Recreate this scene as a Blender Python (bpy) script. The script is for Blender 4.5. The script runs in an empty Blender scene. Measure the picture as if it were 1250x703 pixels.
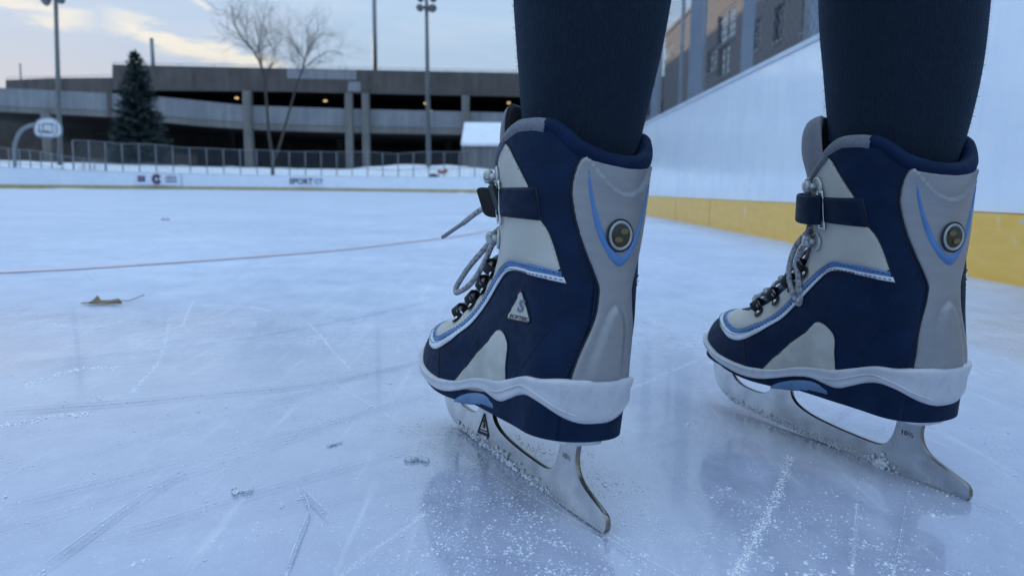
import bpy, bmesh, math, random
import numpy as np
from mathutils import Vector, Matrix
from mathutils.geometry import delaunay_2d_cdt
random.seed(7); RNG = np.random.default_rng(7)
SC = bpy.context.scene; COL = SC.collection
PI = math.pi

# ---------------------------------------------------------------- camera numbers (photo is 1250 wide, focal 920 px, eye 0.2 m over the ice)
FPX, CX, CY, EYE = 920.0, 625.0, 351.5, 0.20
ROLL = math.atan(.0122); PITCH = math.atan((CY - 231.32) * math.cos(ROLL) / FPX)
FWD = np.array([0, math.cos(PITCH), -math.sin(PITCH)])
_r0 = np.array([1., 0, 0]); _u0 = np.cross(_r0, FWD)
RGT = math.cos(ROLL) * _r0 + math.sin(ROLL) * _u0
UPV = -math.sin(ROLL) * _r0 + math.cos(ROLL) * _u0
CAM = np.array([0, 0, EYE])
def ray(px, py): return FWD + RGT * (px - CX) / FPX - UPV * (py - CY) / FPX
def ground(px, py, z=0.0):
    d = ray(px, py); return CAM + d * ((z - EYE) / d[2])
def at(px, py, Y):                      # the point seen at that pixel on the plane y = Y
    d = ray(px, py); return CAM + d * (Y / d[1])
def atx(px, py, X):                     # ... on the plane x = X
    d = ray(px, py); return CAM + d * (X / d[0])

# ---------------------------------------------------------------- helpers
def tag(o, label=None, cat=None, group=None, kind=None):
    if label: o['label'] = label
    if cat: o['category'] = cat
    if group: o['group'] = group
    if kind: o['kind'] = kind
    return o
def mesh_obj(name, verts, faces, mat, parent=None, smooth=False):
    me = bpy.data.meshes.new(name)
    me.from_pydata([tuple(map(float, v)) for v in verts], [], [tuple(map(int, f)) for f in faces]); me.update()
    if smooth: me.shade_smooth()
    o = bpy.data.objects.new(name, me); COL.objects.link(o)
    for m in (mat if isinstance(mat, (list, tuple)) else [mat]): me.materials.append(m)
    if parent is not None: o.parent = parent
    return o
def empty(name, loc=(0, 0, 0), label=None, cat=None, group=None):
    o = bpy.data.objects.new(name, None); COL.objects.link(o); o.location = loc; o.empty_display_size = .05
    return tag(o, label, cat, group)
class MB:
    def __init__(s): s.v = []; s.f = []
    def add(s, v, f):
        n = len(s.v); s.v.extend([tuple(map(float, p)) for p in v]); s.f.extend([tuple(int(i) + n for i in q) for q in f]); return s
    def box(s, a, b):
        x0, y0, z0 = np.minimum(a, b); x1, y1, z1 = np.maximum(a, b)
        return s.add([(x0,y0,z0),(x1,y0,z0),(x1,y1,z0),(x0,y1,z0),(x0,y0,z1),(x1,y0,z1),(x1,y1,z1),(x0,y1,z1)],
                     [(0,3,2,1),(4,5,6,7),(0,1,5,4),(1,2,6,5),(2,3,7,6),(3,0,4,7)])
    def prism(s, front, off):            # planar polygon extruded by the vector off
        n = len(front); off = np.asarray(off, float)
        v = [np.asarray(p, float) for p in front] + [np.asarray(p, float) + off for p in front]
        return s.add(v, [tuple(range(n)), tuple(range(2*n-1, n-1, -1))] + [(i, i+n, (i+1) % n + n, (i+1) % n) for i in range(n)])
    def tube(s, pts, r, k=8, cap=True, closed=False):
        P = [np.asarray(p, float) for p in pts]; n = len(P)
        rr = [r]*n if np.isscalar(r) else list(r)
        T = []
        for i in range(n):
            a = P[(i-1) % n] if closed else P[max(i-1, 0)]; b = P[(i+1) % n] if closed else P[min(i+1, n-1)]
            t = b - a; T.append(t / (np.linalg.norm(t) + 1e-12))
        h = np.array([0, 0, 1.]) if abs(T[0][2]) < .9 else np.array([1., 0, 0])
        N = h - T[0] * (h @ T[0]); N /= np.linalg.norm(N)
        v = []; f = []
        for i in range(n):
            N = N - T[i] * (N @ T[i]); N /= np.linalg.norm(N) + 1e-12; B = np.cross(T[i], N)
            for j in range(k):
                a = 2*PI*j/k; v.append(P[i] + rr[i] * (math.cos(a)*N + math.sin(a)*B))
        for i in range(n if closed else n-1):
            i2 = (i+1) % n
            for j in range(k): f.append((i*k+j, i*k+(j+1) % k, i2*k+(j+1) % k, i2*k+j))
        if cap and not closed: f.append(tuple(range(k-1, -1, -1))); f.append(tuple((n-1)*k+j for j in range(k)))
        return s.add(v, f)
    def disc(s, c, n, r, depth, k=24):   # short cylinder along n
        c = np.asarray(c, float); n = np.asarray(n, float); n = n/np.linalg.norm(n)
        return s.tube([c, c+n*depth], r, k)
    def obj(s, name, mat, parent=None, smooth=False): return mesh_obj(name, s.v, s.f, mat, parent, smooth)
def spline(pts, n, closed=False):        # Catmull-Rom through pts
    P = np.asarray(pts, float); m = len(P); out = []
    segs = m if closed else m-1
    for i in range(segs):
        g = (lambda k: P[k % m]) if closed else (lambda k: P[min(max(k, 0), m-1)])
        p0, p1, p2, p3 = g(i-1), g(i), g(i+1), g(i+2)
        for t in np.linspace(0, 1, n, endpoint=False):
            out.append(.5*((2*p1)+(-p0+p2)*t+(2*p0-5*p1+4*p2-p3)*t*t+(-p0+3*p1-3*p2+p3)*t**3))
    if not closed: out.append(P[-1])
    return np.array(out)
def auto_smooth(o, ang=35):
    me = o.data; me.shade_smooth()
    bm = bmesh.new(); bm.from_mesh(me)
    for e in bm.edges:
        if len(e.link_faces) == 2 and e.calc_face_angle(0) > math.radians(ang): e.smooth = False
    bm.to_mesh(me); bm.free(); return o
def bevel(o, w, seg=2, ang=30):
    bm = bmesh.new(); bm.from_mesh(o.data)
    es = [e for e in bm.edges if len(e.link_faces) == 2 and e.calc_face_angle(0) > math.radians(ang)]
    bmesh.ops.bevel(bm, geom=es, offset=w, segments=seg, profile=.5, affect='EDGES'); bm.to_mesh(o.data); bm.free(); return o
def text_mesh(txt, size, bold=0.0):
    cu = bpy.data.curves.new('lettering', 'FONT'); cu.body = txt; cu.size = size; cu.align_x = 'CENTER'; cu.align_y = 'CENTER'
    cu.offset = bold; cu.resolution_u = 3
    ob = bpy.data.objects.new('lettering', cu); COL.objects.link(ob)
    dg = bpy.context.evaluated_depsgraph_get(); dg.update(); ev = ob.evaluated_get(dg); me = ev.to_mesh()
    v = [tuple(p.co) for p in me.vertices]; f = [tuple(p.vertices) for p in me.polygons]
    ev.to_mesh_clear(); bpy.data.objects.remove(ob); bpy.data.curves.remove(cu)
    return np.array(v), f

# ---------------------------------------------------------------- materials
class NT:
    def __init__(s, name):
        s.m = bpy.data.materials.new(name); s.m.use_nodes = True; s.n = s.m.node_tree.nodes; s.l = s.m.node_tree.links
        s.b = s.n['Principled BSDF']
    def new(s, t, **kw):
        x = s.n.new(t)
        for k, v in kw.items(): setattr(x, k, v)
        return x
    def coord(s, scale=(1, 1, 1), kind='Object', rot=(0, 0, 0)):
        c = s.new('ShaderNodeTexCoord'); m = s.new('ShaderNodeMapping'); m.inputs['Scale'].default_value = scale; m.inputs['Rotation'].default_value = rot
        s.l.new(c.outputs[kind], m.inputs['Vector']); return m.outputs[0]
    def noise(s, vec, scale, detail=4, rough=.55, dist=0):
        x = s.new('ShaderNodeTexNoise'); s.l.new(vec, x.inputs['Vector'])
        x.inputs['Scale'].default_value = scale; x.inputs['Detail'].default_value = detail; x.inputs['Roughness'].default_value = rough; x.inputs['Distortion'].default_value = dist
        return x.outputs['Fac']
    def voro(s, vec, scale, feature='F1', out='Distance'):
        x = s.new('ShaderNodeTexVoronoi', feature=feature); s.l.new(vec, x.inputs['Vector']); x.inputs['Scale'].default_value = scale
        return x.outputs[out]
    def wave(s, vec, scale, dist=0, direction='X', det=2, dscale=1):
        x = s.new('ShaderNodeTexWave', bands_direction=direction); s.l.new(vec, x.inputs['Vector'])
        x.inputs['Scale'].default_value = scale; x.inputs['Distortion'].default_value = dist; x.inputs['Detail'].default_value = det; x.inputs['Detail Scale'].default_value = dscale
        return x.outputs['Fac']
    def ramp(s, fac, stops):
        x = s.new('ShaderNodeValToRGB'); s.l.new(fac, x.inputs[0]); e = x.color_ramp.elements
        for i, (p, c) in enumerate(stops):
            c = (c, c, c) if np.isscalar(c) else c
            q = e[i] if i < 2 else e.new(p)
            q.position = p; q.color = (*c, 1)
        return x.outputs[0]
    def mix(s, fac, a, b, mode='MIX'):
        x = s.new('ShaderNodeMix', data_type='RGBA', blend_type=mode)
        for sock, val in ((x.inputs[0], fac), (x.inputs[6], a), (x.inputs[7], b)):
            if hasattr(val, 'links'): s.l.new(val, sock)
            else: sock.default_value = val if np.isscalar(val) else (*val, 1)
        return x.outputs[2]
    def math(s, op, a, b=0.0, clamp=False):
        x = s.new('ShaderNodeMath', operation=op, use_clamp=clamp)
        for sock, val in ((x.inputs[0], a), (x.inputs[1], b)):
            if hasattr(val, 'links'): s.l.new(val, sock)
            else: sock.default_value = val
        return x.outputs[0]
    def set(s, **kw):
        al = dict(color='Base Color', rough='Roughness', metal='Metallic', spec='Specular IOR Level', coat='Coat Weight', coatr='Coat Roughness',
                  sheen='Sheen Weight', sheenr='Sheen Roughness', trans='Transmission Weight', ior='IOR', sss='Subsurface Weight', emit='Emission Strength', emitc='Emission Color', alpha='Alpha')
        for k, v in kw.items():
            k = s.b.inputs[al[k]]
            if hasattr(v, 'links'): s.l.new(v, k)
            else: k.default_value = v if np.isscalar(v) else (*v, 1)
        return s
    def bump(s, h, dist, strength=1.0):
        x = s.new('ShaderNodeBump'); s.l.new(h, x.inputs['Height']); x.inputs['Distance'].default_value = dist; x.inputs['Strength'].default_value = strength
        if s.b.inputs['Normal'].links: s.l.new(s.b.inputs['Normal'].links[0].from_socket, x.inputs['Normal'])
        s.l.new(x.outputs[0], s.b.inputs['Normal']); return s
def simple(name, color, rough=.6, var=.15, scale=8, bump=0, metal=0, **kw):
    t = NT(name); v = t.coord()
    n = t.noise(v, scale, 5)
    c = np.array(color)
    t.set(color=t.mix(t.ramp(n, [(.3, 0.), (.7, 1.)]), tuple(c*(1-var)), tuple(np.minimum(c*(1+var), .95))), rough=rough, metal=metal, **kw)
    if bump: t.bump(t.noise(v, scale*6, 3), bump)
    return t.m
M = {}
def leather(name, color, rough=.5):
    t = NT(name); v = t.coord(kind='Object')
    a = t.noise(v, 60, 4); g = t.voro(v, 1400)
    c = np.array(color)
    t.set(color=t.mix(t.ramp(a, [(.3, 0.), (.75, 1.)]), tuple(c*.8), tuple(c*1.35)), rough=t.ramp(t.noise(v, 140, 5), [(.3, rough-.08), (.7, rough+.12)]), spec=.16)
    du = t.math('MULTIPLY', t.ramp(t.noise(v, 320, 5, .75), [(.62, 0.), (.74, 1.)]), t.ramp(t.noise(v, 28, 3), [(.45, 0.), (.65, .22)]))
    t.set(color=t.mix(du, t.b.inputs['Base Color'].links[0].from_socket, (.07, .085, .11)))
    cr = t.noise(t.coord(scale=(14, 14, 62), rot=(.25, .2, 0)), 1.0, 3, .5, 1.2); t.bump(cr, .0022, .22); t.bump(t.noise(v, 45, 3), .0012, .25); t.bump(g, .00018, .5); return t.m
M['navy'] = leather('navy_leatherette', (.0022, .0125, .040), .6)
M['navy_roll'] = simple('navy_collar_padding', (.0022, .0125, .043), .7, .2, 90, .0003, spec=.14)
M['navy_sole'] = simple('navy_sole_rubber', (.0024, .0115, .034), .6, .25, 70, .0003, spec=.2)
M['strap_navy'] = leather('navy_strap', (.0018, .0100, .030), .58)
def cream():
    t = NT('cream_textile'); v = t.coord(scale=(1, 1, 1))
    w1 = t.wave(t.coord(rot=(0, .7, 0)), 300, 0, 'X'); w2 = t.wave(v, 420, 0, 'Z')
    wv = t.math('MULTIPLY', w1, w2)
    n = t.noise(v, 22, 5); d = t.noise(v, 120, 4)
    t.set(color=t.mix(t.ramp(n, [(.35, 0.), (.75, 1.)]), (.47, .455, .405), (.59, .57, .515)), rough=.82, spec=.3, sheen=.15)
    t.bump(wv, .00035, .8); t.bump(d, .0004, .4); return t.m
M['cream'] = cream()
def suede():
    t = NT('pale_side_panel'); v = t.coord()
    sc = t.noise(v, 38, 5, .6)
    t.set(color=t.mix(t.ramp(sc, [(.36, 0.), (.58, 1.)]), (.36, .355, .325), (.48, .47, .43)), rough=.6)
    t.bump(t.noise(v, 900, 2), .0002, .5); return t.m
M['panel_grey'] = suede()
def heelplate():
    t = NT('silver_grey_heel_plate'); v = t.coord(scale=(1, 1, 6))
    n = t.noise(v, 40, 4); st = t.noise(t.coord(scale=(30, 30, 900)), 1.5, 3)
    t.set(color=t.mix(n, (.235, .245, .26), (.31, .32, .335)), rough=t.ramp(st, [(.3, .36), (.7, .5)]), metal=.35, spec=.5)
    t.bump(st, .00012, .5); return t.m
M['plate'] = heelplate()
M['blue'] = simple('light_blue_trim', (.075, .185, .40), .5, .15, 60, .0002)
M['white_trim'] = simple('white_trim', (.62, .66, .72), .5, .12, 60, .0002)
def midsole():
    t = NT('white_midsole_rubber'); v = t.coord()
    n = t.noise(v, 25, 6, .65); g = t.ramp(t.noise(v, 160, 4), [(.55, 0.), (.72, 1.)])
    c = t.mix(t.ramp(n, [(.35, 0.), (.65, 1.)]), (.46, .475, .51), (.60, .61, .64))
    t.set(color=t.mix(t.math('MULTIPLY', g, .35), c, (.34, .35, .36)), rough=.5); t.bump(t.noise(v, 300, 3), .0003, .5); return t.m
M['midsole'] = midsole()
M['insert'] = simple('pale_blue_shank', (.10, .19, .33), .5, .2, 50, .0003)
M['grey_pile'] = simple('grey_fleece_lining', (.20, .21, .245), .95, .2, 500, .0008)
def tongue_mat():
    t = NT('grey_ribbed_tongue'); v = t.coord(); w = t.wave(t.coord(rot=(.4, 0, 0)), 260, .5, 'Z')
    t.set(color=t.mix(t.noise(v, 40), (.10, .105, .13), (.155, .16, .19)), rough=.85, sheen=.3); t.bump(w, .0005, .8); return t.m
M['tongue'] = tongue_mat()
def lace_mat():
    t = NT('grey_flecked_lace'); v = t.coord(); g = t.ramp(t.noise(v, 420, 2), [(.5, 0.), (.6, 1.)])
    t.set(color=t.mix(g, (.46, .46, .47), (.20, .205, .22)), rough=.85); t.bump(t.wave(t.coord(rot=(.6, .5, 0)), 500, 0, 'Z'), .0004, .8); return t.m
M['lace'] = lace_mat()
M['stitch'] = simple('dark_stitching', (.012, .014, .022), .8, .2, 60)
M['stitch_grey'] = simple('grey_stitching', (.25, .28, .34), .8, .2, 60)
M['black'] = simple('black_webbing', (.006, .006, .008), .6, .2, 200, .0003)
M['chrome'] = simple('bright_steel', (.62, .63, .62), .22, .1, 60, 0, 1.0)
M['hook'] = simple('painted_grey_hook', (.46, .48, .47), .3, .15, 120, .0002, .4)
M['aglet'] = simple('clear_grey_aglet', (.16, .17, .2), .3, .1, 60)
def blade_mat():
    t = NT('polished_blade_steel'); v = t.coord(scale=(1, 1, 1))
    br = t.noise(t.coord(scale=(12, 12, 260), rot=(0, .9, 0)), 2, 3); n = t.noise(v, 45, 5)
    fr = t.ramp(t.noise(v, 60, 5, .7), [(.55, 0.), (.74, 1.)])
    c = t.mix(t.ramp(n, [(.35, 0.), (.7, 1.)]), (.50, .515, .535), (.76, .775, .79))
    t.set(color=c, metal=t.math('SUBTRACT', .85, t.math('MULTIPLY', fr, .3)), rough=t.math('ADD', t.math('MULTIPLY', br, .22), .12)); t.bump(n, .0004, .2); return t.m
M['blade'] = blade_mat()
M['blade_edge'] = simple('ground_blade_edge', (.24, .225, .20), .25, .3, 80, 0, .9)  # ground steel, darkened in colour to stand for the contact shadow on the ice
M['ink'] = simple('black_etching', (.02, .022, .03), .5, .1, 60)
M['badge_ring'] = simple('pale_badge_ring', (.33, .345, .35), .35, .1, 90, 0, .3)
M['badge_lens'] = simple('dark_olive_badge_lens', (.030, .030, .026), .25, .25, 150)
M['badge_gold'] = simple('dull_gold_emblem', (.135, .115, .05), .35, .15, 90)
M['emblem'] = simple('grey_blue_emblem', (.12, .15, .20), .5, .1, 90)

# ---- boot cross-sections
def pchip(xs,ys):
    xs=np.asarray(xs,float);ys=np.asarray(ys,float)
    h=np.diff(xs);d=np.diff(ys)/h;m=np.zeros_like(ys)
    for i in range(1,len(xs)-1):
        if d[i-1]*d[i]>0:
            w1=2*h[i]+h[i-1];w2=h[i]+2*h[i-1];m[i]=(w1+w2)/(w1/d[i-1]+w2/d[i])
    m[0]=d[0];m[-1]=d[-1]
    def f(x):
        x=np.clip(x,xs[0],xs[-1]);i=np.clip(np.searchsorted(xs,x,side='right')-1,0,len(xs)-2)
        t=(x-xs[i])/h[i];t2=t*t;t3=t2*t
        return ys[i]*(2*t3-3*t2+1)+h[i]*m[i]*(t3-2*t2+t)+ys[i+1]*(-2*t3+3*t2)+h[i]*m[i+1]*(t3-t2)
    return f
# upper: section tables over z
UP=dict(
 xb=pchip([.04,.09,.115,.135,.16,.19,.22,.245],[.022,.020,.021,.0225,.0245,.025,.025,.0245]),
 xf=pchip([.04,.066,.076,.083,.088,.092,.096,.101,.108,.119,.132,.143,.155,.17,.19,.22,.25],
          [.252,.2515,.248,.242,.234,.224,.212,.200,.188,.172,.156,.144,.136,.132,.132,.1345,.137]),
 wh=pchip([.04,.09,.11,.135,.16,.19,.22,.25],[.033,.034,.0345,.036,.0395,.0435,.046,.047]),
 wb=pchip([.04,.066,.09,.11,.14,.165,.19,.25],[.0465,.0462,.044,.0405,.0385,.0390,.0430,.046]),
 Lb=pchip([.04,.09,.13,.19,.25],[.030,.030,.034,.05,.056]),
 Lf=pchip([.04,.066,.09,.11,.14,.165,.19,.25],[.092,.09,.10,.085,.066,.058,.056,.056]),
 pb=pchip([.04,.13,.25],[2.2,2.15,2.05]),
 pf=pchip([.04,.066,.09,.11,.14,.17,.25],[2.3,2.3,2.1,1.95,1.95,2.05,2.05]),
)
# sole side wall
SO=dict(
 xb=pchip([.03,.045,.06,.09,.1],[.026,.0245,.0215,.0175,.017]),
 xf=pchip([.03,.05,.06,.075,.1],[.250,.253,.2545,.254,.25]),
 wh=pchip([.03,.045,.06,.09,.1],[.030,.0305,.033,.0355,.036]),
 wb=pchip([.03,.05,.06,.09,.1],[.0455,.0475,.0485,.048,.047]),
 Lb=pchip([.03,.1],[.030,.030]),Lf=pchip([.03,.1],[.092,.092]),
 pb=pchip([.03,.1],[2.3,2.3]),pf=pchip([.03,.1],[2.3,2.3]),
)
N=161
def section(T,z):
    """half outline from back centre (tau 0) to front centre (tau 1), arc-length normalised -> s(tau), y(tau)"""
    g={k:float(v(z)) for k,v in T.items()}
    L=g['xf']-g['xb']
    a=np.linspace(0,1,N)
    s=g['xb']+L*(.5-.5*np.cos(np.pi*a))
    k=np.clip((s-.055)/.11,0,1);k=k*k*(3-2*k)
    w=g['wh']+(g['wb']-g['wh'])*k
    k2=np.clip(1-np.abs(s-.125)/.05,0,1);k2=k2*k2*(3-2*k2)
    w=w-.0035*k2*np.clip((.14-z)/.05,0,1)
    e=np.ones(N)
    q=np.clip((g['xb']+g['Lb']-s)/g['Lb'],0,1);e*=np.clip(1-q**g['pb'],0,1)**(1/g['pb'])
    q=np.clip((s-g['xf']+g['Lf'])/g['Lf'],0,1);e*=np.clip(1-q**g['pf'],0,1)**(1/g['pf'])
    y=w*e
    c=np.concatenate([[0],np.cumsum(np.hypot(np.diff(s),np.diff(y)))])
    t=c/c[-1]
    return t,s,y,c[-1]
_cache={}
def tables(name,T,z0,z1,n):
    zs=np.linspace(z0,z1,n);tt=np.linspace(0,1,241)
    S=np.zeros((n,241));Y=np.zeros((n,241))
    for i,z in enumerate(zs):
        t,s,y,l=section(T,z);S[i]=np.interp(tt,t,s);Y[i]=np.interp(tt,t,y)
    return zs,tt,S,Y
def make(T,z0,z1,n=421):
    zs,tt,S,Y=tables('',T,z0,z1,n)
    def P(tau,z):
        """tau in [-1,1] (+ = left side); arrays"""
        tau=np.asarray(tau,float);z=np.asarray(z,float)
        a=np.clip(np.abs(tau),0,1)*240;i=np.clip(a.astype(int),0,239);fa=a-i
        b=np.clip((z-z0)/(z1-z0),0,1)*(n-1);j=np.clip(b.astype(int),0,n-2);fb=b-j
        def bil(G): return (G[j,i]*(1-fa)+G[j,i+1]*fa)*(1-fb)+(G[j+1,i]*(1-fa)+G[j+1,i+1]*fa)*fb
        return np.stack([bil(S),bil(Y)*np.where(tau>=0,1,-1),z],-1)
    return P
UPPER=make(UP,.045,.25);SOLE=make(SO,.03,.1)
def normal(P,tau,z,e=1e-3):
    tau=np.asarray(tau,float);z=np.asarray(z,float)
    a=np.clip(tau-.006,-1,1);b=np.clip(tau+.006,-1,1)
    dt=P(b,z)-P(a,z);dz=P(tau,z+.0012)-P(tau,z-.0012)
    n=np.cross(dz,dt) if False else np.cross(dt,dz)
    # tau increases back->left->front ; outward normal check by y/s
    n/=np.linalg.norm(n,axis=-1,keepdims=True)+1e-12
    c=np.stack([np.full_like(z,.10),0*z,z],-1)
    sg=np.sign(np.sum(n*(P(tau,z)-c),-1));sg[sg==0]=1
    return n*sg[...,None]
# ---------------------------------------------------------------- skates
def ss(x): x = np.clip(x, 0, 1); return x*x*(3-2*x)
RIMZ = pchip([0, .075, .14, .20, .25, .31, .385, .45, .55, .64, .735, .80, 1], [.213, .214, .2165, .2205, .2265, .232, .234, .2337, .2288, .2215, .2145, .2135, .213])
def shift(p, z): return ss((.72-np.abs(p))/.3) * (.016 + .020*ss((z-.08)/.05))
class Boot:
    """surface of one boot shaft: p = girth (0 back centre, +-1 front centre, + = the wearer's outer side), z = height"""
    def __init__(s, sg): s.sg = sg
    def P(s, p, z, S=UPPER, sh=True):
        p = np.asarray(p, float); z = np.asarray(z, float)
        Q = S(p - (shift(p, z) if sh else 0), z)
        if S is UPPER: Q[..., 1] -= .0025*ss((z-.092)/.035)
        Q[..., 1] *= s.sg; return Q
    def N(s, p, z, S=UPPER, sh=True):
        e = .004
        dp = s.P(p+e, z, S, sh) - s.P(p-e, z, S, sh)
        edge = np.abs(p) > 1-e
        if np.any(edge):
            dp = np.where(edge[..., None], np.stack([0*p, -np.ones_like(p)*s.sg, 0*p], -1), dp)
        dz = s.P(p, z+.001, S, sh) - s.P(p, z-.001, S, sh)
        n = -np.cross(dp, dz) * s.sg
        n /= np.linalg.norm(n, axis=-1, keepdims=True) + 1e-12
        return n
def resample(poly, step, closed=True):
    P = np.asarray(poly, float); P = np.vstack([P, P[:1]]) if closed else P
    Q = P * [SCALE_P, 1]; d = np.concatenate([[0], np.cumsum(np.linalg.norm(np.diff(Q, axis=0), axis=1))])
    n = max(4, int(d[-1]/step)); t = np.linspace(0, d[-1], n, endpoint=not closed)
    return np.stack([np.interp(t, d, P[:, 0]), np.interp(t, d, P[:, 1])], -1)
SCALE_P = .17
def seg_dist(X, A, B):
    d = np.full(len(X), 9.); 
    for a, b in zip(A, B):
        ab = b-a; t = np.clip(((X-a) @ ab)/(ab @ ab + 1e-15), 0, 1); d = np.minimum(d, np.linalg.norm(X-(a+t[:, None]*ab), axis=1))
    return d
def _panel(B, name, poly, h, mat, parent, rr=.0012, step=.0012, grid=.0022, S=UPPER, sh=True, base=0.0, extra=None, sides=(1,)):
    mbv = []; mbf = []
    for side in sides:
        pl = resample(poly, step); K = np.array([SCALE_P, 1.])
        Q = pl*K; lo, hi = Q.min(0), Q.max(0)
        gx, gy = np.meshgrid(np.arange(lo[0], hi[0], grid), np.arange(lo[1], hi[1], grid)); gx[::2] += grid*.5
        G = np.stack([gx.ravel(), gy.ravel()], -1)
        A, Bq = Q, np.roll(Q, -1, 0)
        ins = np.zeros(len(G), bool)
        for a, b in zip(A, Bq):
            c = ((a[1] > G[:, 1]) != (b[1] > G[:, 1])); xx = (b[0]-a[0])*(G[:, 1]-a[1])/((b[1]-a[1]) if abs(b[1]-a[1]) > 1e-12 else 1e-12)+a[0]
            ins ^= c & (G[:, 0] < xx)
        G = G[ins]; dG = seg_dist(G, A, Bq); G = G[dG > step*.55]
        # rows just inside the edge give it a rounded shoulder
        V = np.vstack([Q, G]); n = len(Q)
        r = delaunay_2d_cdt([Vector(v) for v in V], [(i, (i+1) % n) for i in range(n)], [], 1, 1e-7)
        V = np.array([tuple(v) for v in r[0]]); F = r[2]
        free = np.array([not (abs(abs(a[0]/SCALE_P)-1) < 2e-3 and abs(abs(b[0]/SCALE_P)-1) < 2e-3) for a, b in zip(A, Bq)])
        dV = seg_dist(V, A[free], Bq[free])
        u = np.clip(dV/rr, 0, 1); off = base + h*np.sqrt(np.clip(1-(1-u)**2, 0, 1))
        p = V[:, 0]/K[0]*side; z = V[:, 1]
        if extra is not None: off = off + extra(p, z)*np.clip(dV/.002, 0, 1)
        X = B.P(p, z, S, sh) + B.N(p, z, S, sh)*off[:, None]
        k = len(mbv); mbv.extend(X); mbf.extend([tuple(i+k for i in (f if side > 0 else f[::-1])) for f in F])
        # skirt down into the surface
        bi = [i for i in range(len(V)) if dV[i] < 1e-6]
    return mesh_obj(name, mbv, mbf, mat, parent, True)
def panel(B, name, poly, h, mat, parent, sides=(1,), **kw):      # one object per side of the boot
    return [_panel(B, name, poly, h, mat, parent, sides=(sd,), **kw) for sd in sides][0]
def onsurf(B, pts, off, S=UPPER, sh=True):
    q = np.asarray(pts, float); return B.P(q[:, 0], q[:, 1], S, sh) + B.N(q[:, 0], q[:, 1], S, sh)*off
def dashes(B, mb, pts, off, r=.00035, dash=.0021, gap=.0012, S=UPPER, sh=True):
    q = resample(np.asarray(pts), .0004, closed=False); X = onsurf(B, q, off, S, sh)
    d = np.concatenate([[0], np.cumsum(np.linalg.norm(np.diff(X, axis=0), axis=1))]); t = 0
    while t+dash < d[-1]:
        mb.tube([[np.interp(a, d, X[:, k]) for k in range(3)] for a in (t, t+dash*.5, t+dash)], [r*.6, r, r*.6], 5); t += dash+gap
def S2(pts, n=6, closed=False): return spline(pts, n, closed)

HP_L = [(.091,.0868),(.094,.0900),(.097,.096),(.099,.105),(.093,.117),(.083,.129),(.081,.137),(.0835,.1435),(.110,.153),(.152,.166),(.182,.178),(.203,.190),(.211,.1985),(.204,.2085),(.186,.2165),(.165,.2195)]
V_OUT = [(.163,.2175),(.158,.210),(.151,.2005),(.137,.1912),(.122,.182),(.102,.1735),(.067,.1645),(.030,.1583),(.005,.1562),(-.024,.1583),(-.063,.1645),(-.099,.1735),(-.120,.182),(-.136,.1912),(-.150,.2005),(-.158,.210),(-.163,.2175)]
V_IN = [(-.157,.2155),(-.143,.2055),(-.125,.1934),(-.095,.181),(-.064,.1714),(-.028,.1648),(-.002,.1628),(.026,.1648),(.064,.1714),(.096,.181),(.126,.1934),(.1435,.2055),(.157,.2155)]
CREAM_BACK = [(.222,.1475),(.232,.1523),(.264,.1639),(.296,.1738),(.327,.1795),(.343,.1835),(.366,.190),(.388,.1977),(.43,.2067),(.488,.218),(.520,.2235),(.545,.2258)]
CREAM_TOP = [(.575,.2252),(.64,.2195),(.735,.2115)]
ST_TOP = [(.228,.1508),(.335,.1525),(.47,.1533),(.55,.1525),(.635,.1445),(.68,.1327),(.697,.118),(.698,.1032),(.684,.0931),(.688,.0875),(.7175,.0855),(.769,.0862),(.8475,.0885),(.92,.0900),(1,.0906)]
ST_MID = [(.218,.1478),(.335,.149),(.485,.1498),(.555,.148),(.612,.1415),(.655,.1284),(.670,.1145),(.670,.1006),(.650,.0905),(.668,.0842),(.706,.0815),(.76,.0826),(.834,.0855),(.92,.0875),(1,.0881)]
ST_BOT = [(.203,.1438),(.31,.1455),(.475,.147),(.555,.1442),(.60,.136),(.632,.1226),(.642,.1096),(.635,.0977),(.613,.0882),(.6325,.0802),(.665,.0764),(.7087,.0759),(.77,.0792),(.854,.0836),(.936,.0852),(1,.0857)]
PATCH = [(.520,.0560),(.508,.068),(.484,.0775),(.474,.091),(.486,.1015),(.476,.1062),(.455,.1066),(.425,.105),(.378,.100),(.335,.0917),(.309,.083),(.296,.076),(.292,.068)]
MID_TOP = ([0,.03,.10,.15,.18,.21,.26,.31,.36,.39,.43,.48,.53,.585,.66,.735,.79,.88,1],[.0885,.0887,.088,.0856,.0858,.0838,.0785,.0735,.0718,.0705,.068,.0625,.0595,.0578,.0578,.059,.062,.066,.068])
MID_LOW = ([0,.03,.065,.095,.135,.175,.215,.257,.29,.32,.35,.38,.43,.48,.53,.57,.625,.70,.76,.80,.88,1],[.0595,.060,.0625,.0665,.0718,.0737,.0707,.0643,.0595,.0605,.062,.063,.060,.0552,.051,.0495,.0495,.0515,.054,.0575,.0615,.0635])
SOLE_LOW = ([0,.07,.17,.2325,.27,.30,.34,.37,.44,.51,.57,.63,.70,.766,.80,.9,1],[.0472,.0472,.0474,.0474,.049,.0525,.0535,.052,.048,.0455,.0455,.0458,.047,.0505,.054,.059,.0605])
INS_TOP = ([.285,.31,.336,.374,.425,.476,.505],[.0515,.0560,.0588,.0600,.0572,.0515,.0462])

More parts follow.
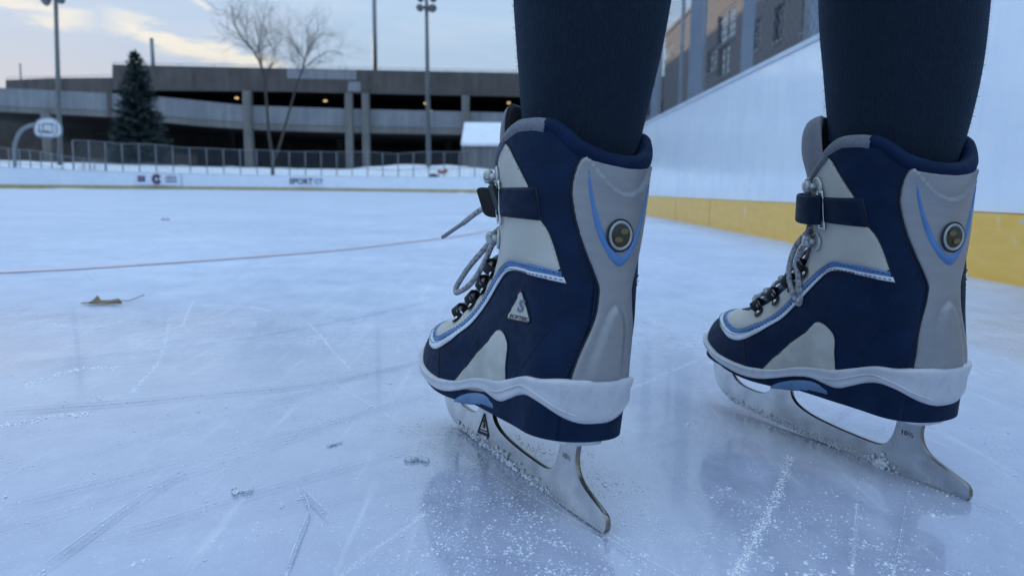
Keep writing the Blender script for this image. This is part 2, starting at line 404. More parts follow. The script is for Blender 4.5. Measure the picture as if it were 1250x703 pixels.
def build_skate(sg, M4, label, group):
    B = Boot(sg)
    root = empty('ice_skate', (0, 0, 0), label, 'ice skate', group); root.matrix_world = M4
    # ---- shaft and vamp: navy shell
    ps = np.linspace(-1, 1, 321); ps = np.sort(np.concatenate([ps, np.linspace(-.2, .2, 61)[1:-1:2]]))
    vs = np.unique(np.round(np.concatenate([np.linspace(0, 1, 90), np.linspace(.15, .42, 60)]), 5))
    pp, vv = np.meshgrid(ps, vs); zt = RIMZ(np.abs(pp)); zz = .050 + vv*(zt-.050)
    X = B.P(pp, zz)
    n, m = pp.shape; F = [(i*m+j, i*m+j+1, (i+1)*m+j+1, (i+1)*m+j) for i in range(n-1) for j in range(m-1)]
    boot = mesh_obj('boot', X.reshape(-1, 3), F, M['navy'], root, True)
    # inside of the shaft, seen over the rim
    zi = RIMZ(np.abs(ps)); inner = []
    for k, dz in enumerate((0, -.012, -.05)):
        inner.append(B.P(ps, zi+dz*1.0) - B.N(ps, zi+dz)*(.006+.002*k))
    inner = np.array(inner); F = [(i*m+j, i*m+j+1, (i+1)*m+j+1, (i+1)*m+j) for i in range(2) for j in range(m-1)]
    mesh_obj('lining', inner.reshape(-1, 3), F, M['grey_pile'], boot, True)
    # ---- padded rim
    def rim(p0, p1, r0, name, mat, cnt, up=.0032):
        q = np.linspace(p0, p1, cnt); z = RIMZ(np.abs(q)); ctr = B.P(q, z) - B.N(q, z)*.0036; ctr[:, 2] += up
        rr = r0(q); mb = MB(); mb.tube(ctr, rr, 14); o = mb.obj(name, mat, boot, True); return o
    rim(-.335, .335, lambda q: .0058 - .0012*ss((np.abs(q)-.12)/.2), 'collar_roll', M['navy_roll'], 90)
    for a in (1, -1):
        rim(a*.33, a*.80, lambda q: .0050 - .0018*ss((np.abs(q)-.5)/.25), 'collar_lining', M['grey_pile'], 60, .0018)
    # edge binding along the eyestay corner
    for a in (1, -1):
        bd = MB(); q = S2([(a*.56,.2262),(a*.64,.2188),(a*.72,.2118),(a*.762,.204)], 8); bd.tube(onsurf(B, q, .0012), .0021, 8); bd.obj('collar_binding', M['tongue'], boot, True)
    # ---- overlays
    cr = np.vstack([S2(CREAM_BACK), S2(CREAM_TOP), [(.80,.200),(.80,.175),(.80,.155),(.795,.140),(.80,.125),(.815,.108),(.86,.0985),(.93,.095),(1,.0942)], S2(ST_TOP)[::-1]])
    panel(B, 'cream_quarter', cr, .0007, M['cream'], boot, sides=(1, -1))
    panel(B, 'blue_piping', np.vstack([S2(ST_TOP), S2(ST_MID)[::-1]]), .0014, M['blue'], boot, rr=.0008, step=.001, grid=.0014, sides=(1, -1))
    panel(B, 'white_piping', np.vstack([S2(ST_MID), S2(ST_BOT)[::-1]]), .0015, M['white_trim'], boot, rr=.0008, step=.001, grid=.0014, sides=(1, -1))
    panel(B, 'side_panel', S2(PATCH, 6, True), .0009, M['panel_grey'], boot, rr=.0015, sides=(1, -1))
    hl = S2(HP_L); hp = np.vstack([hl, [(.08,.2165),(0,.2155),(-.08,.2165)], hl[::-1]*[-1, 1]])
    cre = S2([(.165,.219),(.097,.2070),(.046,.2012),(-.005,.1990),(-.058,.2012),(-.105,.2070),(-.165,.219)], 8)*[SCALE_P, 1]
    bump = S2([(.058,.084),(.062,.100),(.056,.117),(.040,.128),(.010,.1328),(-.020,.128),(-.036,.117),(-.044,.100),(-.046,.084)], 8)*[SCALE_P, 1]
    Vo = S2(V_OUT)*[SCALE_P, 1]
    def emboss(p, z):
        G = np.stack([p*SCALE_P, z], -1); d = seg_dist(G, cre[:-1], cre[1:])
        below = z < np.interp(p*SCALE_P, cre[::-1, 0], cre[::-1, 1])
        o = np.where(below, .0016*np.exp(-d/.004), -.0006*np.exp(-d/.006)) + .0002
        db = seg_dist(G, bump[:-1], bump[1:]); inb = (np.interp(z, [.084,.1,.117,.128,.1328], [.053,.053,.0465,.030,0]) > np.abs(p-.009)) & (z < .1327)
        o = o + np.where(inb, .0018*ss(db/.0035) + .0002, -.0005*np.exp(-(db/.0022)**2))
        return o
    panel(B, 'heel_plate', hp, .0016, M['plate'], boot, rr=.0018, step=.001, grid=.0012, extra=emboss)
    panel(B, 'heel_accent', np.vstack([S2(V_OUT), S2(V_IN)]), .0007, M['blue'], boot, rr=.0008, step=.0008, grid=.0012, base=.0019, extra=emboss)
    # round badge
    c = (.010, .1746); Cp = B.P(np.array([c[0]]), np.array([c[1]]))[0]; Cn = B.N(np.array([c[0]]), np.array([c[1]]))[0]
    bx = np.cross([0, 0, 1], Cn); bx /= np.linalg.norm(bx); by = np.cross(Cn, bx)
    circ = lambda r, n_=40: [Cp + r*(math.cos(a)*bx + math.sin(a)*by) for a in np.linspace(0, 2*PI, n_, endpoint=False)]
    mb = MB(); mb.tube([q + Cn*.0026 for q in circ(.0079)], .0010, 8, closed=True); ring = mb.obj('badge', M['badge_ring'], boot, True)
    mb = MB(); mb.tube([q + Cn*.0024 for q in circ(.0095)], .0005, 6, closed=True); mb.obj('stitched_rim', M['stitch'], ring, True)
    mb = MB(); cc = circ(.0074); mb.add([Cp + Cn*.0034] + [q + Cn*.0028 for q in cc], [(0, i+1, (i+1) % 40+1) for i in range(40)]); mb.obj('badge_lens', M['badge_lens'], ring, True)
    mb = MB()
    for k, (ox, oy) in enumerate(((.0020, .0026), (-.0020, -.0026))):
        mb = MB(); mb.add([Cp + Cn*.0037 + bx*(sg*ox + .0031*math.cos(a)) + by*(oy + .0017*math.sin(a)) for a in np.linspace(0, 2*PI, 20, endpoint=False)], [tuple(range(20))]); mb.obj('badge_emblem', M['badge_gold'], ring)
    # seams and stitching
    sg_ = MB()
    for a in (1, -1):
        A_ = np.array([a, 1])
        sm = MB(); sm.tube(onsurf(B, S2([(.648,.0800),(.628,.075),(.612,.069),(.600,.056)], 8)*A_, .0001), .0007, 6); sm.obj('toe_seam', M['stitch'], boot, True)
        def inset(poly, d):
            P = np.asarray(poly)*[SCALE_P, 1]; t = np.gradient(P, axis=0); t /= np.linalg.norm(t, axis=1)[:, None]; nn = np.stack([-t[:, 1], t[:, 0]], -1); return (P+nn*d)/[SCALE_P, 1]
        dashes(B, sg_, inset(S2(ST_MID), -.0016)*A_, .0016)
        dashes(B, sg_, inset(S2(ST_TOP), -.0011)*A_, .0015, r=.00028)
        dashes(B, sg_, inset(S2(CREAM_BACK), -.0016)*A_, .0003, r=.0003)
        dashes(B, sg_, inset(S2(HP_L), -.0022)*A_, .0003, r=.0003)
        sg_.tube(onsurf(B, S2(PATCH, 6, True)*A_, .00025), .0005, 5, closed=True)
        sg_.tube(onsurf(B, S2(CREAM_BACK)*A_, .0002), .0005, 5)
        sg_.tube(onsurf(B, S2(ST_BOT)*A_, .0003), .0005, 5)
        sg_.tube(onsurf(B, S2(HP_L)*A_, .0005), .0006, 5)
        # faint sewn line down the ankle panel
        dashes(B, sg_, S2([(.207,.141),(.205,.130),(.222,.115),(.240,.098),(.246,.088)])*A_, .0002, r=.00028)
    st_ = sg_.obj('stitching', M['stitch'], boot, True); st_['kind'] = 'stuff'
    # ---- woven triangle label, only on the outer side
    tri = [(.392+.036*.9,.1352),(.404+.036*.9,.1346),(.4385+.028,.1176),(.436+.028,.1158),(.427+.028,.1152),(.288+.036,.1168),(.279+.036,.1174),(.277+.036,.1188),(.382+.036*.9,.1350)]
    if sg > 0:
        tr = panel(B, 'side_label', tri, .0008, M['cream'], boot, rr=.0006, step=.0008, grid=.0015)
        mb = MB(); mb.tube(onsurf(B, resample(tri, .0015), .0004), .0006, 5, closed=True); mb.obj('label_border', M['stitch'], tr, True)
        def letters(txt, size, c0, ex, ey, mat, name, bold, off):
            v, f = text_mesh(txt, size, bold); uv = np.array([c0]) + np.outer(v[:, 0], ex) + np.outer(v[:, 1], ey)
            return mesh_obj(name, onsurf(B, uv, off), f, mat, tr)
        # baseline runs from toe to heel (p falls) along the lower edge of the label
        a = np.array([.452, .1171]); b = np.array([.318, .1184]); u = (b-a)/np.linalg.norm((b-a)*[SCALE_P*1.05, 1])
        letters('SOFTEC', .0062, (a+b)/2 + [0, .0006], u, np.array([-.2, 1.])*.50, M['ink'], 'label_lettering', .00025, .0011)
        letters('S', .0165, np.array([.392, .1256]), u, np.array([-.3, 1.])*.66, M['emblem'], 'label_emblem', .0009, .0010)
    # ---- tongue
    tv = []; tf = []; path = [(.128,.165,.030),(.1325,.19,.032),(.1375,.210,.0355),(.1445,.228,.0375),(.1455,.242,.0365),(.1425,.251,.0335),(.137,.2565,.028)]
    path = np.array(path); tp = spline(path, 6); nu = 25
    for layer, th in ((0, .0085), (1, -.0105)):
        for i, (s0, z0, w0) in enumerate(tp):
            edge = min(1, (len(tp)-1-i)/6.); k = math.sqrt(max(0, 1-(1-edge)**2))
            for u in np.linspace(-1, 1, nu):
                y = w0*u; rnd = math.sqrt(max(0, 1-abs(u)**3.2))
                s_ = s0 - .0135*(y/.03)**2 - .0065*(y/.03)**4 - .004 + (th if layer == 0 else th)*rnd*k
                tv.append((s_, (y - .0025)*sg, z0))
    n = len(tp)
    for l in (0, 1):
        for i in range(n-1):
            for j in range(nu-1):
                q = [l*n*nu+i*nu+j, l*n*nu+i*nu+j+1, l*n*nu+(i+1)*nu+j+1, l*n*nu+(i+1)*nu+j]; tf.append(q if l else q[::-1])
    for i in range(n-1):
        for j in (0, nu-1): tf.append([i*nu+j, (i+1)*nu+j, n*nu+(i+1)*nu+j, n*nu+i*nu+j])
    for j in range(nu-1): tf.append([(n-1)*nu+j, (n-1)*nu+j+1, 2*n*nu-nu+j+1, 2*n*nu-nu+j])
    tg = mesh_obj('tongue', tv, tf, M['tongue'], root, True)
    # tongue between the eyestays
    tl = np.vstack([[(.845,.209),(.84,.19),(.84,.165),(.84,.145),(.85,.122),(.87,.108),(.93,.101),(1,.099)], [(1,.212)]])
    panel(B, 'tongue_front', tl, .0022, M['tongue'], tg, rr=.002, sides=(1, -1))
    # ---- strap band with D-ring, both sides
    for a in (1, -1):
        st = [(a*.36,.1992),(a*.46,.1988),(a*.55,.1986),(a*.612,.1985),(a*.618,.1945),(a*.618,.186),(a*.612,.1805),(a*.55,.1803),(a*.46,.1800),(a*.335,.1796)]
        sb = panel(B, 'strap', [(abs(x), z) for x, z in st], .0022, M['strap_navy'], root, rr=.0012, step=.001, grid=.0018, sides=(a,), base=.0006)
        mb = MB()
        for zz_ in (.1970, .1820): dashes(B, mb, [(a*.40, zz_), (a*.60, zz_)], .0029, r=.00028)
        mb.tube(onsurf(B, [(a*.36,.1992),(a*.345,.190),(a*.335,.1796)], .0004), .0005, 5)
        st_ = mb.obj('strap_stitching', M['stitch'], sb, True); st_['kind'] = 'stuff'
        q = [(a*.592,.2008),(a*.602,.2018),(a*.630,.2018),(a*.640,.2002),(a*.640,.1785),(a*.630,.1770),(a*.602,.1770),(a*.592,.1778)]
        mb = MB(); mb.tube(onsurf(B, S2(q, 5, True), .0024), .0009, 8, closed=True); mb.obj('strap_ring', M['chrome'], sb, True)
    # ---- hooks and lace loops
    def hook(p, z):
        X = onsurf(B, [(p, z)], 0)[0]; nn = B.N(np.array([p]), np.array([z]))[0]; fw = np.array([1., 0, 0]); fw -= nn*(fw @ nn); fw /= np.linalg.norm(fw); up = np.cross(nn, fw)*(1 if sg*p > 0 else -1)
        if up[2] < 0: up = -up
        mb = MB(); ring = [X + nn*.0014 + fw*(-.002+.0062*math.cos(t)) + up*.0060*math.sin(t) for t in np.linspace(0, 2*PI, 24, endpoint=False)]
        mb.tube(ring, .0012, 6, closed=True); mb.add([X + nn*.0018 - fw*.002] + [r_ + nn*.0004 for r_ in ring], [(0, i+1, (i+1) % 24+1) for i in range(24)])
        o = mb.obj('lace_hook', M['hook'], root, True)
        mb = MB(); mb.tube([X + nn*.001, X + nn*.0045 + fw*.0008, X + nn*.0062 + fw*.003], [.0026, .0024, .0024], 10)
        prof = []
        for t in np.linspace(-1, 1, 9): prof.append(X + nn*.0068 + fw*.0032 + up*(.0042*t))
        mb.tube(prof, [.0022, .0030, .0034, .0036, .0037, .0036, .0034, .0030, .0022], 12); mb.obj('hook_head', M['hook'], o, True)
        return X, nn, fw
    for a in (1, -1):
        hook(a*.668, .2060); hook(a*.715, .1655)
    loops = {}
    for a in (1, -1):
        for k, (p, z) in enumerate(((.795, .1025), (.787, .1150), (.772, .1285), (.752, .1415))):
            X = onsurf(B, [(a*p, z)], 0)[0]; nn = B.N(np.array([a*p]), np.array([z]))[0]
            Xf = onsurf(B, [(a*min(p+.06, 1), z+.004)], 0)[0]; fw = Xf - X; fw /= np.linalg.norm(fw); w = np.cross(nn, fw)
            mb = MB(); prof = []
            ang = np.linspace(-.35, PI+.5, 16); v = []; f = []
            base = X - fw*.001
            pts = [base + nn*.0008 - fw*.004] + [base + fw*(.0055 + .0052*-math.cos(t)) + nn*(.0016 + .0064*max(math.sin(t), -.2)) for t in ang]
            for q in pts:
                for wd, tn in ((-1, 0), (1, 0)): v.append(q + w*wd*.0040)
            nq = len(pts)
            for q in pts:
                for wd in (-1, 1): v.append(q + w*wd*.0040 + nn*.0009)
            for i in range(nq-1):
                b_ = 2*i; t_ = 2*nq+2*i
                f += [(b_, b_+1, b_+3, b_+2), (t_, t_+2, t_+3, t_+1), (b_, b_+2, t_+2, t_), (b_+1, t_+1, t_+3, b_+3)]
            lo = mesh_obj('lace_loop', v, f, M['black'], root)
            tabv = [X + nn*.0012 + (w*math.sin(t)*.0044 - fw*(.0044*math.cos(t)+.0034)) for t in np.linspace(0, 2*PI, 20, endpoint=False)]
            tb = MB(); tb.add(tabv + [q + nn*.0009 for q in tabv], [tuple(range(20, 40))] + [(i, (i+1) % 20, (i+1) % 20+20, i+20) for i in range(20)]); tb.obj('loop_tab', M['black'], lo)
            rv = MB(); c0 = X - fw*.0036 + nn*.0020; e1 = fw; e2 = w
            rings = [[c0 + nn*.0013*math.cos(b)+ (e1*math.cos(t)+e2*math.sin(t))*.0019*math.sin(b) for t in np.linspace(0, 2*PI, 14, endpoint=False)] for b in (PI/2, PI/3, PI/6)]
            vv_ = [q for r_ in rings for q in r_] + [c0 + nn*.0013]
            rv.add(vv_, [(i*14+j, i*14+(j+1) % 14, (i+1)*14+(j+1) % 14, (i+1)*14+j) for i in range(2) for j in range(14)] + [(28+j, 28+(j+1) % 14, 42) for j in range(14)])
            rv.obj('rivet', M['chrome'], lo, True)
            loops[(a, k)] = X + fw*.0045 + nn*.0038
    mb = MB()                                       # laces zig-zag over the tongue
    def cross(a, pz0, pz1, off=.0048):              # over the tongue from one side to the other
        out = []
        for t_ in np.linspace(0, 1, 15):
            g = pz0[0] + (2-pz0[0]-pz1[0])*t_; z = pz0[1] + (pz1[1]-pz0[1])*t_; out.append(onsurf(B, [((a*g) if g <= .999 else (-a*min(2-g, .999)), z)], off + .0012*(a > 0)*math.sin(PI*t_))[0])
        mb.tube(spline(out, 3), .0017, 8)
    LP = ((.80, .1045), (.79, .1170), (.775, .1305), (.757, .1435))
    for k in range(4):
        for a in (1, -1): cross(a, LP[k], LP[k+1] if k < 3 else (.735, .1655))
    cross(1, LP[0], LP[0])
    for z0, z1, p0 in ((.1655, .2060, .715),):
        for a in (1, -1):
            A_ = onsurf(B, [(a*p0, z0)], .008)[0]; C_ = onsurf(B, [(-a*.668, z1)], .008)[0]; mid = (A_+C_)/2; mid[0] = .1415; mb.tube(spline([A_, mid, C_], 8), .0021, 8)
    lace = mb.obj('lace', M['lace'], root, True)
    # ---- sole
    q = np.linspace(-1, 1, 361); aq = np.abs(q)
    top, low, bot = (np.interp(aq, *MID_TOP), np.interp(aq, *MID_LOW), np.interp(aq, *SOLE_LOW))
    sm_ = lambda v: np.convolve(np.concatenate([v[-6:-1], v, v[1:6]]), np.ones(7)/7, 'same')[5:-5]
    top, low, bot = sm_(top), sm_(low), sm_(bot)
    sole = empty('sole'); sole.parent = root
    def wall(name, zlo, zhi, prof, mat, parent, capb=False):
        V = []; nq = len(q)
        for t, off in prof:
            z = zlo + (zhi-zlo)*t; V.append(B.P(q, z, SOLE, False) + B.N(q, z, SOLE, False)*off)
        V = np.array(V); n_ = len(prof); F = [(i*nq+j, i*nq+j+1, (i+1)*nq+j+1, (i+1)*nq+j) for i in range(n_-1) for j in range(nq-1)]
        V = V.reshape(-1, 3)
        if capb:                                     # close the underside across the foot
            half = nq//2; L_ = list(range(nq)); 
            for j in range(half): F.append((L_[j], L_[j+1], L_[nq-2-j], L_[nq-1-j]) if j < half-1 else (L_[j], L_[j+1], L_[nq-1-j]))
        return mesh_obj(name, V, F, mat, parent, True)
    wall('midsole', low, top, [(0,-.006),(.0,-.0014),(.05,.0002),(.14,.0010),(.3,.0010),(.5,.0005),(.7,.0009),(.88,.0014),(.96,.0010),(1.,.0002),(1.0,-.003),(1.0,-.006)], M['midsole'], sole)
    wall('outsole', bot, low+.0006, [(0,-.0045),(.03,-.0032),(.12,-.0020),(.3,-.0016),(.7,-.0016),(1,-.0018)], M['navy_sole'], sole, True)
    # moulded wave line on the white rubber
    for a in (1, -1):
        mb = MB(); w = S2([(a*.34,.0655),(a*.30,.0672),(a*.255,.0725),(a*.21,.0778),(a*.175,.0782),(a*.135,.0760),(a*.09,.0705),(a*.04,.0655)], 8)
        mb.tube(onsurf(B, w, .0006, SOLE, False), np.linspace(.0002, .0009, 4).tolist() + [.0009]*(len(w)-8) + np.linspace(.0009, .0002, 4).tolist(), 8); mb.obj('moulded_ridge', M['midsole'], sole, True)
    ins = [(x, z) for x, z in zip(*INS_TOP)]
    it = S2(ins, 4); ib = np.stack([it[:, 0], np.interp(it[:, 0], *SOLE_LOW)-.0004], -1); ib[:, 1] = np.minimum(ib[:, 1], it[:, 1]-.0002)
    panel(B, 'shank_insert', np.vstack([it, ib[::-1][1:-1]]), .0012, M['insert'], sole, rr=.001, step=.001, grid=.0016, S=SOLE, sh=False, base=-.0006, sides=(1, -1))
    # ---- blade
    fr = lambda s: .16*(s-.11)**2
    lower = [(s, fr(s)) for s in np.linspace(.001, .222, 40)]
    nose = [(.232,.0035),(.242,.0068),(.251,.0120),(.2565,.0185),(.259,.027),(.2595,.036),(.259,.0600)]
    prof = lower + list(map(tuple, S2(nose, 3))) + [(.238,.0590),(.2355,.046)]
    prof += list(map(tuple, S2([(.2355,.044),(.234,.032),(.229,.0255),(.219,.0215),(.205,.0205),(.193,.0215),(.1855,.025),(.1815,.032),(.1800,.045)], 4)))
    prof += [(.1795,.052),(.162,.054)]
    prof += list(map(tuple, S2([(.1615,.046),(.1605,.035),(.1575,.0275),(.150,.0222),(.135,.0185),(.110,.0165),(.085,.0160),(.072,.0165),(.0650,.0190),(.0605,.0245),(.0575,.033),(.0560,.043)], 4)))
    prof += [(.0558,.0490),(.0362,.0490)]
    prof += list(map(tuple, S2([(.0365,.043),(.0372,.0365),(.0362,.0305),(.0325,.0250),(.026,.0208),(.016,.0172),(.0062,.0140),(.0012,.0120),(-.0010,.0090),(-.0012,.005),(0.0004,.0022)], 4)))
    prof = np.array(prof); th = .0018
    pl = [Vector((a, b)) for a, b in prof]; npf = len(pl)
    ed = [(i, (i+1) % npf) for i in range(npf)]
    r = delaunay_2d_cdt(pl, ed, [], 1, 1e-7); V2 = np.array([tuple(v) for v in r[0]]); F2 = r[2]
    mb = MB(); nV = len(V2)
    mb.add([(a, th, b) for a, b in V2] + [(a, -th, b) for a, b in V2], [tuple(f) for f in F2] + [tuple(i+nV for i in f[::-1]) for f in F2])
    bl = mb.obj('blade', M['blade'], root)
    mb = MB(); e = prof; nE = len(e); rn = np.array([0.])
    d = np.roll(e, -1, 0)-np.roll(e, 1, 0); nrm = np.stack([d[:, 1], -d[:, 0]], -1); nrm /= np.linalg.norm(nrm, axis=1)[:, None]
    bev = .0004; rows = []
    for y_, o_ in ((th, 0), (th-bev, bev), (-th+bev, bev), (-th, 0)):
        rows += [(a+n_[0]*o_, y_, b+n_[1]*o_) for (a, b), n_ in zip(e, nrm)]
    mb.add(rows, [(k*nE+i, k*nE+(i+1) % nE, (k+1)*nE+(i+1) % nE, (k+1)*nE+i) for k in range(3) for i in range(nE)])
    auto_smooth(mb.obj('blade_edge', M['blade_edge'], bl), 50)
    for x0, x1, zb, w in ((.028,.088,.0472,.017),(.150,.250,.0478,.024)):
        mb = MB(); n_ = 40; out = []
        for k in range(n_):
            t = 2*PI*k/n_; out.append(((x0+x1)/2 + (x1-x0)/2*np.sign(math.cos(t))*abs(math.cos(t))**.5, w*np.sign(math.sin(t))*abs(math.sin(t))**.6, 0))
        mb.add([(a, b, zb-.0016) for a, b, _ in out] + [(a, b, zb+.004) for a, b, _ in out], [tuple(range(n_-1, -1, -1)), tuple(range(n_, 2*n_))] + [(i, (i+1) % n_, (i+1) % n_+n_, i+n_) for i in range(n_)])
        pt = mb.obj('mounting_plate', M['blade'], root)
        for a, b in ((x0+.010, w*.55), (x1-.010, w*.55), (x0+.010, -w*.55), (x1-.010, -w*.55)): mb = MB(); mb.tube([(a, b, zb-.0012), (a, b, zb-.0028), (a, b, zb-.0032)], [.0030, .0027, .0012], 12); mb.obj('mounting_rivet', M['chrome'], pt, True)
    # etched marks on the visible face
    fs = th+.00035                                    # on the +y face of the left skate, mirrored for the right
    def etch(txt, size, c0, ex, ey, name, bold=0., side=1):
        v, f = text_mesh(txt, size, bold); P2 = np.array([c0]) + np.outer(v[:, 0], ex) + np.outer(v[:, 1], ey)
        return mesh_obj(name, [(a, side*fs, b) for a, b in P2], f, M['ink'], bl)
    for side in (1, -1):
        ex = np.array([-1., 0])*side
        etch('10\u00bd', .0062, np.array([.0474, .0325]), ex*.95, np.array([0, .75]), 'size_mark', 0, side)
        if side != sg: continue
        mb = MB(); T = np.array([(.1718,.0262),(.1812,.0085),(.1612,.0110)])
        for i in range(3):
            a, b = T[i], T[(i+1) % 3]; mb.tube([(a[0], side*fs, a[1]), (b[0], side*fs, b[1])], .0005, 5)
        mb.tube([(.1795, side*fs, .0118), (.1630, side*fs, .0139)], .0004, 5)
        for q_ in np.linspace(.1640, .1790, 7): mb.box((q_-.0007, side*fs-.0001, .0115-(q_-.1712)*.125), (q_+.0007, side*fs+.0001, .0095-(q_-.1712)*.125))
        mb.obj('etched_triangle', M['ink'], bl)
        etch('S', .0105, np.array([.1713, .0182]), ex*.9, np.array([0, .95]), 'etched_letter', .0005, side)
    return root, B, lace
def frame4(a, d, l, u):
    return Matrix(((d[0], l[0], u[0], a[0]), (d[1], l[1], u[1], a[1]), (d[2], l[2], u[2], a[2]), (0, 0, 0, 1)))
def pose(tail, other, lean, pitch, mid=.09):
    a = ground(*tail); b = ground(*other); d = (b-a)/np.linalg.norm(b-a); up = np.array([0, 0, 1.]); l = np.cross(up, d)
    c, s = math.cos(lean), math.sin(lean); l2 = c*l - s*up; u2 = c*up + s*l
    c, s = math.cos(pitch), math.sin(pitch); d2 = c*d + s*u2; u3 = c*u2 - s*d
    return a + mid*d - mid*d2, d2, l2, u3
FL = pose((739.5, 654.5), (579.8, 535.7), math.radians(-4.2), 0.0)
FR = pose((1182, 610.6), (967.6, 525.6), math.radians(1.5), math.radians(1.3))
GRP = 'pair of ice skates worn by the skater'
skL, BL_, laceL = build_skate(1, frame4(*FL), 'nearer navy and grey ice skate, loose strap end and lace tip sticking out in front', GRP)
skR, BR_, laceR = build_skate(-1, frame4(*FR), 'navy and grey ice skate beside the boards, strap wrapped shut, lace loops hanging', GRP)
def W(F, q): q = np.asarray(q, float); return F[0] + q[..., 0:1]*F[1] + q[..., 1:2]*F[2] + q[..., 2:3]*F[3]
def loc(F, px, py, y):                               # pixel -> boot coordinates on the lengthwise plane at lateral y
    d = ray(px, py); o = F[0] + y*F[2]; t = ((o-CAM) @ F[2])/(d @ F[2]); Q = CAM + d*t - F[0]
    return np.array([Q @ F[1], Q @ F[2], Q @ F[3]])
def band(path, wz, th, name, mat, parent, tilt=(0, 0), tip=0):           # strap strip: path points (s, y, z centre), vertical width
    P = spline(path, 8); T = np.gradient(P, axis=0); nrm = np.stack([-T[:, 1], T[:, 0], 0*T[:, 0]], -1); nrm /= np.linalg.norm(nrm, axis=1)[:, None]
    mb = MB(); V = []; zs = np.array([-1, -.9, 0, .9, 1])*wz/2; rs = np.array([.3, 1, 1, 1, .3])
    ring = [(z, r) for z, r in zip(zs, rs)] + [(z, -r) for z, r in zip(zs[::-1], rs[::-1])]
    for i_, (p, n_) in enumerate(zip(P, nrm)):
        k_ = min(1., math.sqrt(max(0., 1-(1-min(1., (len(P)-1-i_+.6)/tip))**2))*.45+.55) if tip else 1.
        for z, r in ring:
            z = z*k_; V.append(p + np.array([z*tilt[0], z*tilt[1], z]) + n_*r*th/2)
    k = len(ring); n = len(P)
    F = [(i*k+j, i*k+(j+1) % k, (i+1)*k+(j+1) % k, (i+1)*k+j) for i in range(n-1) for j in range(k)] + [tuple(range(k-1, -1, -1)), tuple((n-1)*k+j for j in range(k))]
    return auto_smooth(mesh_obj(name, V, F, mat, parent), 40)
# left: the strap end passes the ring and stands away from the boot
e0 = BL_.P(np.array([.64]), np.array([.19]))[0]
pL = [e0 + [-.008, .0050, 0], e0 + [.003, .0030, 0], e0 + [.009, -.0005, -.0005], e0 + [.0135, -.0015, -.001], e0 + [.0170, .0015, -.0012], e0 + [.0190, .0060, -.0012]]
band(pL, .0195, .0024, 'strap_end', M['black'], skL, (.15, .36), 9)
pL = [e0 + [-.002, .0015, 0], e0 + [.005, -.0015, 0], e0 + [.011, -.0065, 0], e0 + [.0150, -.012, 0], e0 + [.016, -.020, 0]]
band(pL, .0185, .0030, 'strap_webbing', M['black'], skL)
# right: the strap closes round the front of the shaft
pp = np.linspace(-.59, -1, 14); c1 = BR_.P(pp, np.full(14, .1895)) + BR_.N(pp, np.full(14, .1895))*np.interp(pp, [-1, -.9, -.67, -.59], [.011, .0115, .0095, .0042])[:, None]
pp2 = np.linspace(.985, .625, 13); c2 = BR_.P(pp2, np.full(13, .1895)) + BR_.N(pp2, np.full(13, .1895))*np.interp(pp2, [.625, .66, .9, 1], [.0045, .0105, .0115, .011])[:, None]
band(np.vstack([c1, c2])[::2], .0205, .0026, 'strap_end', M['strap_navy'], skR)
# hanging lace pieces, traced in each boot's own lengthwise plane
def strand(F, pts, y, r, name, mat, parent, wob=0.0):
    Q = np.array([loc(F, px, py, y) + [0, dy, 0] for px, py, dy in pts]); mb = MB(); S_ = spline(Q, 7); mb.tube(S_, r, 9); return mb.obj(name, mat, parent, True)
strand(FL, [(607,283,-.004),(600,294,0),(591,308,.002),(578,325,.003),(567,341,.003),(561.5,351,.003),(562.5,357,.004),(568.5,356,.005),(578,349,.004),(588,335,.003),(596,317,.002),(602,300,.001),(606,290,-.002)], .026, .0021, 'lace_bow', M['lace'], skL)
strand(FL, [(602,244,-.006),(594,250,-.002),(585,257.5,0),(577,264.5,.001),(568,273,.002)], .026, .0020, 'lace_end', M['lace'], skL)
strand(FL, [(569,272.3,.0019),(560,279.5,.003),(547,290,.0045)], .026, .0016, 'lace_aglet', M['aglet'], skL)
strand(FR, [(993,277,.0),(985,288,.003),(977,301,.005),(972,318,.006),(970,332,.006),(972,347,.006),(977,361,.006),(982,370,.006),(986,366,.007),(985.5,354,.007),(982,338,.006),(979.5,322,.006),(983,306,.005),(991,293,.003),(997,284,0)], .030, .0021, 'lace_bow', M['lace'], skR)
strand(FR, [(1001,282,0),(1003,289,.002),(998,296,.004),(990,299,.004),(992,290,.003)], .031, .0020, 'lace_end', M['lace'], skR)
strand(FR, [(987,247,-.001),(989,238,.002),(987,229,.003),(989,221.5,.003),(996,218,.003),(1002,221,.003),(1004,227,.0),(1000,236,.003),(993,246,.003)], .028, .0020, 'lace_end', M['lace'], skR)
